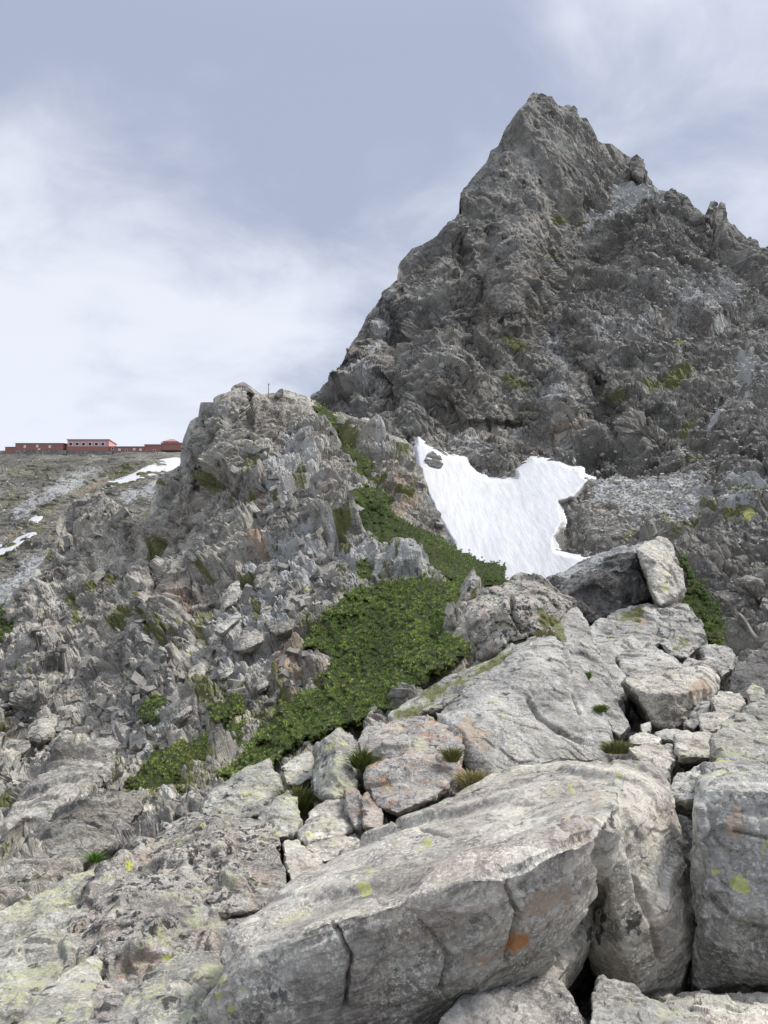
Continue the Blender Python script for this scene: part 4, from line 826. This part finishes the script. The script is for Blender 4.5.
p, s, sx, qx, qy = sample('ground', w_near, 1500, (.02, .22), rr)
stuff_rocks('rubble', p, s, M['stone'], 'pebbles and stone chips filling the gaps between the boulders', rr)

# ------------------------------------------------------------------ dwarf pine
def needles(pos, up, size, tones, blades, rr, wid=.12, spread=1.1):
    n = len(pos); k = blades
    a = rr.uniform(0, 2 * np.pi, (n, k)); e = rr.uniform(.1, spread, (n, k))
    d = np.stack([np.cos(a) * np.sin(e), np.sin(a) * np.sin(e), np.cos(e)], -1)
    d = d + up[:, None] * .35; d /= np.linalg.norm(d, axis=-1, keepdims=True)
    side = np.cross(d, rr.normal(size=d.shape)); side /= np.linalg.norm(side, axis=-1, keepdims=True) + 1e-9
    Ln = (size[:, None] * rr.uniform(.6, 1.15, (n, k)))[..., None]
    b = pos[:, None] - d * Ln * .15
    v = np.stack([b + d * Ln * .35 - side * Ln * wid, b + d * Ln * .35 + side * Ln * wid, b + d * Ln], 2)
    v[:, :, 0] -= d * Ln * .2; 
    V = v.reshape(-1, 3); Fc = np.arange(len(V)).reshape(-1, 3)
    T = np.repeat(tones[:, None] * rr.uniform(.8, 1.2, (n, k, 1)), 3, axis=1).reshape(-1, 3) if False else np.repeat((tones[:, None] * rr.uniform(.9, 1.15, (n, k, 1))).reshape(-1, 3), 3, 0)
    return V, Fc, T
def pine_mat(poly, Lname, label, cat='dwarf pine', height=.35, spacing=1.9, size=5.0, seed=0, group='dwarf pine mats', depth=None, name='dwarf_pine', tone0=(.060, .085, .018), tone1=(.150, .165, .040), step=1.6, soft=12):
    rr = np.random.default_rng(500 + seed); depth = depth or LAYERS[Lname]['depth']
    xs = [p[0] for p in poly]; ys = [p[1] for p in poly]
    gx = np.arange(min(xs) - 6, max(xs) + 6, step); gy = np.arange(min(ys) - 6, max(ys) + 6, step); PX, PY = np.meshgrid(gx, gy)
    def surf(px, py):
        n1 = fbm(np.stack([px / 9, py / 9, px * 0], -1), seed + 1, 3); n2 = fbm(np.stack([px / 22, py / 16, px * 0 + 3], -1), seed + 2, 3)
        sd = in_poly(px, py, poly) + 8 * n1
        k = smooth01((sd + 4) / soft)
        _, gp, _ = cells(np.stack([px / 9.5, py / 7., px * 0 + .3], -1), seed + 9)
        D = depth(px, py); D = D - 9. * D / F * np.minimum(gp * 1.5, .8) * k; hh = height * (.55 + .5 * n2 * 1.6 + .35 * n1 * 1.5)
        return D - (k * hh * 1.6 + .15 * height - .9 * height * (1 - k)), sd, n2, n1
    D, sd, _, _ = surf(PX.ravel(), PY.ravel())
    G = P(PX.ravel(), PY.ravel(), D) + np.array([0, 0, 0])
    fc = grid_faces(*PX.shape); fc = fc[(sd[fc] > -2).all(1)]
    used = np.unique(fc); rem = np.full(len(G), -1); rem[used] = np.arange(len(used)); V0 = G[used]; fc = rem[fc]
    F0 = np.concatenate([fc[:, [0, 1, 2]], fc[:, [0, 2, 3]]])
    area = (max(xs) - min(xs)) * (max(ys) - min(ys)); n = int(area / (spacing ** 2))
    x = rr.uniform(min(xs) - 3, max(xs) + 3, n); y = rr.uniform(min(ys) - 3, max(ys) + 3, n)
    Dn, sdn, n2, n1 = surf(x, y); kp = (sdn > -1) & (rr.random(n) < .96); x, y, Dn, n2, n1 = x[kp], y[kp], Dn[kp], n2[kp], n1[kp]
    pos = P(x, y, Dn); sz = size * Dn / F * rr.uniform(.7, 1.3, len(x))
    t = np.clip(.50 + .9 * n2 + .5 * n1 + rr.normal(0, .12, len(x)), 0, 1)[:, None]
    tone = np.array(tone0) * (1 - t) + np.array(tone1) * t
    br = rr.random(len(x)) < .012 + .10 * (n1 < -.35); tone = tone * np.array([2.15, 2.5, 2.6]); tone[br] = np.array([.20, .13, .06])
    up = np.tile([0, -.35, .9], (len(x), 1))
    pos = pos + np.array([0, -.3, .9]) * (sz * rr.normal(0, .45, len(x)))[:, None]
    V1, F1, T1 = needles(pos, up, sz * .7, tone * (1 + .16 * rr.normal(size=(len(x), 1)).clip(-1, 1)), 16, rr, .11, 1.45)
    V = np.concatenate([V0, V1]); Fc = np.concatenate([F0, F1 + len(V0)])
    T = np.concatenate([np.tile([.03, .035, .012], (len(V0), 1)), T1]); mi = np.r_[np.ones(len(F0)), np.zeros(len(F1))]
    base = np.array([V[:, 0].mean(), V[:, 1].mean(), V[:, 2].min()])
    me = mesh_np(name, V - base, Fc, [M['leaf'], M['pine_shade']], {'tone': T}, False, mi)
    o = link(bpy.data.objects.new(name, me)); o.location = base; tag(o, label, cat, group); return o
pine_mat(MATS['A'], 'ridge', 'largest green dwarf pine mat, spreading down the middle of the ridge slope', height=.45, size=5.2, spacing=2.1, seed=1)
pine_mat(MATS['B'], 'ridge', 'olive green dwarf pine mat on the lower slope left of the biggest mat', height=.28, size=5.0, spacing=2.1, seed=2, tone0=(.07, .085, .018), tone1=(.17, .17, .04))
pine_mat(MATS['C'], 'ridge', 'dark green dwarf pine band running diagonally along the edge of the snowfield', height=.6, size=4.0, spacing=1.8, seed=3, tone0=(.045, .068, .016), tone1=(.12, .14, .035))
pine_mat(MATS['D'], 'ridge', 'narrow green dwarf pine strip just below the crest of the crag', height=.5, size=3.2, spacing=1.7, seed=4, tone0=(.06, .08, .018), tone1=(.16, .17, .045), soft=8)
pine_mat(MATS['E'], 'ridge', 'small dwarf pine cushion above the gap between the two lower mats', height=.2, size=4.5, seed=5, soft=8, tone0=(.07, .085, .018), tone1=(.17, .17, .04))
pine_mat(MATS['F'], 'ridge', 'small isolated dwarf pine cushion up the slope from the olive mat', height=.2, size=4.2, seed=6, soft=8)
pine_mat(MATS['G'], 'ridge', 'dark dwarf pine clump cut by the left edge of the picture', height=.5, size=4.0, seed=7, tone0=(.04, .06, .014), tone1=(.10, .12, .03))
pine_mat(MATS['I'], 'ridge', 'tiny dark pine tuft left of the pale rock above the largest mat', height=.25, size=4.0, seed=8, soft=6)
pine_mat(MATS['J'], 'ridge', 'little yellowish dwarf pine patch at the lower left tip of the largest mat', height=.15, size=4.5, seed=9, soft=6, tone0=(.07, .085, .018), tone1=(.17, .17, .04))
d_strip = Depth([(680, 555, 16.5), (700, 580, 16), (722, 620, 15), (724, 650, 14), (700, 630, 14.6), (680, 600, 15.4), (740, 600, 17), (660, 600, 15.6), (660, 560, 16.5), (730, 660, 14)])
pine_mat([(680, 556), (690, 566), (700, 582), (714, 602), (724, 624), (725, 646), (714, 654), (704, 640), (698, 622), (684, 606), (682, 596), (686, 584)], 'ground',
         'steep dark green dwarf pine strip right of the pale upright block', height=.25, size=5.0, seed=10, depth=d_strip, soft=6, tone0=(.045, .068, .016), tone1=(.12, .135, .035))

# grass tufts between boulders
def grass(px, py, D, wpx, hpx, label, n=260, seed=0, tone0=(.09, .11, .03), tone1=(.26, .24, .10), name='grass_tuft'):
    rr = np.random.default_rng(900 + seed); c = P(px, py, D); s = D / F
    n = int(n * 2.2)
    r = np.sqrt(rr.random(n)) * wpx * .5 * s; a = rr.uniform(0, 2 * np.pi, n)
    pos = np.stack([np.cos(a) * r, np.sin(a) * r * .6, np.zeros(n)], -1)
    t = rr.random((n, 1)) ** 1.1; tone = 1.25 * np.array(tone0) * (1 - t) + np.array(tone1) * t
    lean = pos / (wpx * .5 * s) * .55
    d = lean + rr.normal(0, .25, (n, 3)) + np.array([0, 0, 1.]); d /= np.linalg.norm(d, axis=1, keepdims=True)
    Ln = hpx * s * rr.uniform(.25, 1.05, (n, 1)); side = np.cross(d, rr.normal(size=(n, 3))); side /= np.linalg.norm(side, axis=1, keepdims=True)
    w = .001 + .24 * s
    mid = pos + d * Ln * .55; tip = pos + d * Ln + np.array([0, 0, -.25]) * Ln + lean * Ln * .3
    V = np.stack([pos - side * w, pos + side * w, mid + side * w * .8, mid - side * w * .8, tip], 1).reshape(-1, 3)
    k = np.arange(n)[:, None] * 5; Fc = np.concatenate([k + [0, 1, 2], k + [0, 2, 3], k + [3, 2, 4]])
    me = mesh_np(name, V, Fc, M['leaf'], {'tone': np.repeat(tone, 5, 0)}); o = link(bpy.data.objects.new(name, me)); o.location = c
    tag(o, label, 'grass tuft', 'grass tufts among the boulders'); return o
grass(616, 753, 7.0, 22, 17, 'round green grass tuft above the great slab', 420, 1)
grass(474, 786, 6.1, 26, 22, 'straw-coloured grass tuft at the foot of the orange-speckled boulder', 420, 2, (.14, .13, .04), (.42, .36, .18))
grass(601, 712, 8.0, 9, 12, 'small bright grass tuft low in the crack behind the leaning slab', 160, 3, (.07, .12, .02), (.18, .24, .05))
grass(584, 680, 8.8, 9, 14, 'small bright grass tuft high in the crack behind the leaning slab', 160, 4, (.06, .11, .02), (.16, .22, .05))
grass(452, 762, 6.6, 10, 22, 'green grass growing in the crack right of the orange-speckled boulder', 220, 5, (.08, .10, .025), (.22, .20, .07))
grass(362, 770, 6.9, 9, 30, 'green moss and grass in the crack left of the orange-speckled boulder', 320, 6, (.05, .08, .015), (.13, .15, .04))
grass(298, 806, 6.9, 26, 26, 'dark grassy cushion in the hollow left of the upright pointed rock', 500, 7, (.05, .07, .015), (.14, .14, .04))
grass(95, 862, 6.0, 10, 14, 'bright leafy sprig beside the green-crested rock at lower left', 120, 8, (.06, .13, .02), (.14, .24, .05))
grass(545, 640, 9.5, 12, 16, 'brownish grass tuft right of the cracked knob', 180, 9, (.12, .11, .04), (.28, .24, .11))

# ------------------------------------------------------------------ hut
M['red'] = plain_material('red_brown_boards', (.34, .17, .14), .8, .2, 3)  # hut wall and roof colours are paled to imitate distance haze
M['pink'] = plain_material('hazed_pink_boards', (.58, .36, .33), .8, .15, 3)
M['roof'] = plain_material('red_metal_roof', (.40, .21, .19), .6, .15, 3)
M['glass'] = plain_material('dark_window', (.02, .02, .025), .2, .1, 3)
M['white'] = plain_material('white_trim', (.72, .72, .70), .6, .08, 4)
M['darkwall'] = plain_material('dark_base_boards', (.05, .045, .045), .8, .3, 4)
M['stonewall'] = plain_material('piled_stone', (.17, .165, .155), .95, .5, 2.5, .3)
M['wood'] = plain_material('weathered_wood', (.19, .165, .14), .9, .3, 20, .004)
M['paint'] = plain_material('white_paint', (.80, .80, .78), .8, .08, 20)
def bm_box(bm, x0, x1, y0, y1, z0, z1):
    v = [bm.verts.new((x, y, z)) for z in (z0, z1) for (x, y) in ((x0, y0), (x1, y0), (x1, y1), (x0, y1))]
    for f in ((0, 3, 2, 1), (4, 5, 6, 7), (0, 1, 5, 4), (1, 2, 6, 5), (2, 3, 7, 6), (3, 0, 4, 7)): bm.faces.new([v[i] for i in f])
def obj(name, bm, mat, parent=None):
    me = bpy.data.meshes.new(name); bm.to_mesh(me); bm.free(); me.materials.append(mat)
    return link(bpy.data.objects.new(name, me), parent)
HD = 320.7
def building(x0, x1, ytop, ybot, label, wall, roof='gable', wins=(), depth=9., winmat='white', ws=(1.3, 1.3), base=0, roofh=.9, tilt=0., back=0., lower=0):
    a = P(x0, ybot, HD)[()]; b = P(x1, ybot, HD)[()]; t = P(x0, ytop - .9, HD)[()]
    W = b[0] - a[0]; H = t[2] - a[2]; root = bpy.data.objects.new('hut_building', None); link(root); root.location = (a[0], HD + back, a[2] - .6)
    H += .6; root.rotation_euler = (0, tilt, 0)
    tag(root, label, 'hut', 'buildings of the mountain hut')
    eave = H - roofh; bm = bmesh.new(); bm_box(bm, 0, W, 0, depth, -2.5, eave); obj('wall', bm, M[wall], root)
    bm = bmesh.new()
    if roof == 'gable':
        o_ = .35; v = [bm.verts.new(c) for c in ((-o_, -o_, eave + .01), (W + o_, -o_, eave + .01), (W + o_, depth + o_, eave + .01), (-o_, depth + o_, eave + .01), (-o_, depth / 2, H), (W + o_, depth / 2, H))]
        for f in ((0, 1, 5, 4), (2, 3, 4, 5), (0, 4, 3), (1, 2, 5), (0, 3, 2, 1)): bm.faces.new([v[i] for i in f])
    elif roof == 'hip':
        o_ = .5; v = [bm.verts.new(c) for c in ((-o_, -o_, eave + .01), (W + o_, -o_, eave + .01), (W + o_, depth + o_, eave + .01), (-o_, depth + o_, eave + .01), (W * .38, depth / 2, H), (W * .62, depth / 2, H))]
        for f in ((0, 1, 5, 4), (2, 3, 4, 5), (0, 4, 3), (1, 2, 5), (0, 3, 2, 1)): bm.faces.new([v[i] for i in f])
    else: bm_box(bm, -.3, W + .3, -.3, depth + .3, eave + .01, H)
    obj('roof', bm, M['roof'], root)
    for fx, fz, wm in wins:
        w = bmesh.new(); cx = W * fx; cz = H * fz; bm_box(w, cx - ws[0] * .5, cx + ws[0] * .5, -.08, .1, cz - ws[1] * .5, cz + ws[1] * .5); f = obj('window', w, M['white' if wm else 'glass'], root)
        w = bmesh.new(); k = .34 if wm == 1 else .3; bm_box(w, cx - ws[0] * k, cx + ws[0] * k, -.12, .05, cz - ws[1] * k, cz + ws[1] * k); obj('pane', w, M['glass' if wm != 2 else 'white'], f)
    if lower:
        w = bmesh.new(); bm_box(w, -.12, W + .12, -.35, depth - .2, -2.6, lower); obj('lower_storey', w, M['red'], root)
    if base:
        w = bmesh.new(); bm_box(w, -.06, W + .06, -.15, depth - .3, -2.6, base); obj('base_boards', w, M['darkwall'], root)
    return root
building(5, 15, 446.5, 451, 'tiny red-brown shed at the left end of the hut row', 'red', 'gable', (), 6., roofh=.6)
building(15, 63, 442.3, 450.5, 'long low red-brown hut with three pale windows, second from the left end', 'red', 'gable', [(.20, .5, 2), (.46, .55, 2), (.72, .5, 2), (.5, .2, 2)], 9., roofh=.8, ws=(1.0, 1.2))
building(67, 108.5, 440.2, 452, 'two-storey hut with pink upper floor and a row of dark windows', 'pink', 'flat', [(.08 + .155 * k, .66, 1) for k in range(6)], 9., roofh=.35, ws=(1.7, 1.6), lower=2.9)
building(108.8, 144, 445.6, 452.5, 'low red hut section with white-framed windows right of the two-storey hut', 'red', 'gable', [(.1, .55, 1), (.3, .45, 2), (.5, .4, 1), (.72, .5, 2), (.9, .45, 2)], 8., roofh=.8, ws=(1.1, 1.0))
building(144.2, 161, 443.8, 452.5, 'red-brown block between the low section and the hip-roofed hut', 'red', 'gable', [(.6, .3, 1)], 8., roofh=.7, ws=(1.2, 1.0))
building(161.2, 181, 443.5, 452.5, 'wide hut base with dark boards under the hip roof, right end of the row', 'red', 'flat', [(.25, .12, 2), (.6, .12, 2)], 8., roofh=.5, base=1.6, ws=(1.6, .5))
building(162, 176, 437.6, 444.6, 'raised hip-roofed storey standing highest in the hut row', 'red', 'hip', [(.5, .4, 1)], 5., roofh=1.7, ws=(1.4, .8), back=2.)
# piled stone retaining walls
for x0, x1, y0, y1, lb in ((14, 66, 449.8, 454, 'piled stone terrace wall under the long low red-brown hut'), (66, 112, 451, 455, 'piled stone terrace wall under the two-storey hut'), (112, 182, 451.8, 455, 'piled stone terrace wall under the right part of the hut row')):
    a = P(x0, y1, HD - 2)[()]; b = P(x1, y0, HD - 2)[()]; W = b[0] - a[0]; H = b[2] - a[2]
    bm = bmesh.new(); nx = int(W / .5)
    for i in range(nx + 1):
        for j in range(5):
            v = (random.uniform(-.12, .12), random.uniform(-.2, .2) + j * -.05, random.uniform(-.1, .1)); bm.verts.new((W * i / nx + v[0], v[1] + .25 * j, -1.5 + (H + 1.5) * j / 4 + v[2]))
    bm.verts.ensure_lookup_table()
    for i in range(nx):
        for j in range(4): bm.faces.new([bm.verts[i * 5 + j], bm.verts[(i + 1) * 5 + j], bm.verts[(i + 1) * 5 + j + 1], bm.verts[i * 5 + j + 1]])
    top = [bm.verts[i * 5 + 4] for i in range(nx + 1)]; bk = [bm.verts.new((v.co.x, v.co.y + 3, v.co.z)) for v in top]
    for i in range(nx): bm.faces.new([top[i], top[i + 1], bk[i + 1], bk[i]])
    o = obj('stone_terrace_wall', bm, M['stonewall']); o.location = a; tag(o, lb, 'terrace wall', 'terrace walls of the hut')

# ------------------------------------------------------------------ posts and paint marks on the ridge
def surf_at(L, px, py):
    Y = LAYERS[L]; d = (Y['px'][Y['nb']:] - px) ** 2 + (Y['py'][Y['nb']:] - py) ** 2; i = np.unravel_index(np.argmin(d), d.shape)
    return Y['pos'][Y['nb']:][i], Y['N'][Y['nb']:][i]
def post(px, py, hpx, label, arm=False, wid=.05):
    c, _ = surf_at('ridge', px, py); c = P(px, py, c[1] - (1.2 if arm else .3)); h = hpx * c[1] / F
    root = bpy.data.objects.new('trail_post', None); link(root); root.location = c; tag(root, label, 'trail post')
    bm = bmesh.new(); r = bmesh.ops.create_cone(bm, cap_ends=True, segments=10, radius1=wid, radius2=wid * .75, depth=h + .5)
    bmesh.ops.translate(bm, verts=bm.verts, vec=(0, 0, h * .5 - .25)); obj('pole', bm, M['wood'], root)
    bm = bmesh.new()
    if arm: bm_box(bm, -.06, .34, -wid - .03, -wid + .0, h * .80, h * .94)
    else: bm_box(bm, -wid * 1.4, wid * 1.4, -wid * 1.4, wid * 1.4, h, h + .05)
    obj('sign_board' if arm else 'cap', bm, M['wood'], root); return root
post(268.5, 393, 9, 'thin pole standing on the crest of the crag', False, .03)
post(307.5, 443, 15, 'weathered wooden post beside the pine strip below the crag crest', True, .05)
def paint_mark(pts, label):
    """a stroke of paint laid just over the rock"""
    for_s = []; bm = bmesh.new()
    c, n = surf_at('ridge', pts[0][0][0], pts[0][0][1]); D = c[1] - .9
    o_ = P(pts[0][0][0], pts[0][0][1], D)
    for stroke in pts:
        (x0, y0), (x1, y1), w = stroke
        dx, dy = x1 - x0, y1 - y0; L = math.hypot(dx, dy); ux, uy = -dy / L * w / 2, dx / L * w / 2
        q = [P(x0 + ux, y0 + uy, D)[()], P(x1 + ux, y1 + uy, D)[()], P(x1 - ux, y1 - uy, D)[()], P(x0 - ux, y0 - uy, D)[()]]
        v = [bm.verts.new(Vector(a - o_)) for a in q] + [bm.verts.new(Vector(a - o_ + np.array([0, .03, 0]))) for a in q]
        for f in ((0, 1, 2, 3), (7, 6, 5, 4), (0, 4, 5, 1), (1, 5, 6, 2), (2, 6, 7, 3), (3, 7, 4, 0)): bm.faces.new([v[i] for i in f])
    o = obj('paint_mark', bm, M['paint']); o.location = o_; tag(o, label, 'trail mark', 'white paint trail marks')
paint_mark([((247, 532), (250, 526), 1.8), ((250, 526), (251.5, 523), 1.2), ((247, 532), (249.5, 532.5), 1.6)], 'white paint arrow on grey rock above the orange stone')
paint_mark([((285, 533), (285, 524), 1.2), ((283.3, 528), (286.8, 528.2), 1.1)], 'white paint cross on grey rock right of the paint arrow')

# ------------------------------------------------------------------ sky, sun, camera
SUN = Vector((.62, .10, .78)).normalized()
el = math.asin(SUN.z); az = math.atan2(SUN.x, SUN.y)
w = bpy.data.worlds.new('World'); SC.world = w; w.use_nodes = True; nt = w.node_tree; L = nt.links
bg = nt.nodes['Background']
sky = nn(nt, 'ShaderNodeTexSky'); sky.sky_type = 'NISHITA'; sky.sun_disc = False; sky.sun_elevation = el; sky.sun_rotation = az; sky.altitude = 3000
tc = nn(nt, 'ShaderNodeTexCoord'); sep = nn(nt, 'ShaderNodeSeparateXYZ'); L.new(tc.outputs['Generated'], sep.inputs[0])
def m_(op, a, b=None, c=None):
    r = nn(nt, 'ShaderNodeMath', operation=op)
    for i, v in enumerate((a, b, c)):
        if v is None: continue
        if isinstance(v, (int, float)): r.inputs[i].default_value = v
        else: L.new(v, r.inputs[i])
    return r.outputs[0]
zz = m_('ADD', m_('MAXIMUM', sep.outputs[2], 0.), .28)
cxy = nn(nt, 'ShaderNodeCombineXYZ'); L.new(m_('DIVIDE', sep.outputs[0], zz), cxy.inputs[0]); L.new(m_('DIVIDE', sep.outputs[1], zz), cxy.inputs[1])
def wn(scale, det, rough, loc, dist=.0, sc=(1, 1, 1), rot=0.):
    mp = nn(nt, 'ShaderNodeMapping'); mp.inputs['Location'].default_value = loc; mp.inputs['Scale'].default_value = sc; mp.inputs['Rotation'].default_value = (0, 0, rot); L.new(cxy.outputs[0], mp.inputs['Vector'])
    n = nn(nt, 'ShaderNodeTexNoise'); n.inputs['Scale'].default_value = scale; n.inputs['Detail'].default_value = det; n.inputs['Roughness'].default_value = rough; n.inputs['Distortion'].default_value = dist
    L.new(mp.outputs[0], n.inputs['Vector']); return n.outputs['Fac']
def wr(x, a, b, c=0., d=1.):
    r = nn(nt, 'ShaderNodeMapRange'); r.interpolation_type = 'SMOOTHSTEP'; L.new(x, r.inputs['Value'])
    for k, v in zip(('From Min', 'From Max', 'To Min', 'To Max'), (a, b, c, d)): r.inputs[k].default_value = v
    return r.outputs['Result']
def dirblob(px, py, inner, outer):
    d = P(px, py, 100.)[()] - EYE; d /= np.linalg.norm(d)
    v = nn(nt, 'ShaderNodeVectorMath', operation='DOT_PRODUCT'); L.new(tc.outputs['Generated'], v.inputs[0]); v.inputs[1].default_value = tuple(d)
    return wr(v.outputs['Value'], math.cos(math.radians(outer)), math.cos(math.radians(inner)))
big = wn(.9, 4, .5, (2.1, .7, 0), .6, (1, 1.3, 1), .5); fine = wn(3.4, 10, .58, (5, 1, 0), .35, (1, 1.15, 1), .6)
f = m_('ADD', m_('MULTIPLY', big, .55), m_('MULTIPLY', fine, .45))
f = m_('ADD', f, m_('MULTIPLY', dirblob(60, 290, 4, 22), .20))
f = m_('ADD', f, m_('MULTIPLY', dirblob(700, 60, 2, 16), .0))
f = m_('SUBTRACT', f, m_('MULTIPLY', dirblob(40, 30, 2, 14), .10))
f = m_('SUBTRACT', f, m_('MULTIPLY', dirblob(260, 40, 2, 20), .10))
cl = wr(f, .38, .68)
mx = nn(nt, 'ShaderNodeMix', data_type='RGBA'); L.new(cl, mx.inputs['Factor'])
mx.inputs[6].default_value = (.265, .295, .38, 1); mx.inputs[7].default_value = (.52, .54, .59, 1)
# cloud bright round the hidden sun; added unseen zenith boost lights the rocks
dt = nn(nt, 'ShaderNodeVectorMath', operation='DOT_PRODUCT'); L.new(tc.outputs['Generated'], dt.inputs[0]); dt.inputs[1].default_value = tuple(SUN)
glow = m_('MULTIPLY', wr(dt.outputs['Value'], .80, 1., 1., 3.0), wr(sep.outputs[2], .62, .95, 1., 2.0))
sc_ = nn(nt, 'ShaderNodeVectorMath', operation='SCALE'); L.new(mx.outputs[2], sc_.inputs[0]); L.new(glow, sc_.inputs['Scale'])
# veil of cloud over the clear sky
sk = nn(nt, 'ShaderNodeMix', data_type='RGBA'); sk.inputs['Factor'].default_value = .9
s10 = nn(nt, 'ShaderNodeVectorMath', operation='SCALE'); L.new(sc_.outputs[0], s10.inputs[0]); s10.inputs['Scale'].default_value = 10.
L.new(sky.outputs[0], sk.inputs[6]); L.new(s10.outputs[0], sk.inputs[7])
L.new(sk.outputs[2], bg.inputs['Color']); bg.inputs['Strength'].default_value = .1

sl = bpy.data.lights.new('sun', 'SUN'); sl.energy = 2.1; sl.angle = math.radians(12); sl.color = (1, .93, .84)
so = link(bpy.data.objects.new('sun', sl)); so.rotation_euler = (-SUN).to_track_quat('-Z', 'Y').to_euler(); so.location = (30, 0, 60)
cam = bpy.data.cameras.new('camera'); co_ = link(bpy.data.objects.new('camera', cam)); co_.location = EYE
co_.rotation_euler = (math.radians(90) + PITCH, 0, 0)
cam.sensor_fit = 'VERTICAL'; cam.sensor_height = 36.; cam.lens = 36. * F / 1024; cam.clip_start = .05; cam.clip_end = 3000
SC.camera = co_
SC.view_settings.view_transform = 'Standard'; SC.view_settings.look = 'None'; SC.view_settings.exposure = .79; SC.view_settings.gamma = 1
SC.cycles.max_bounces = 4; SC.cycles.diffuse_bounces = 3; SC.cycles.use_denoising = True
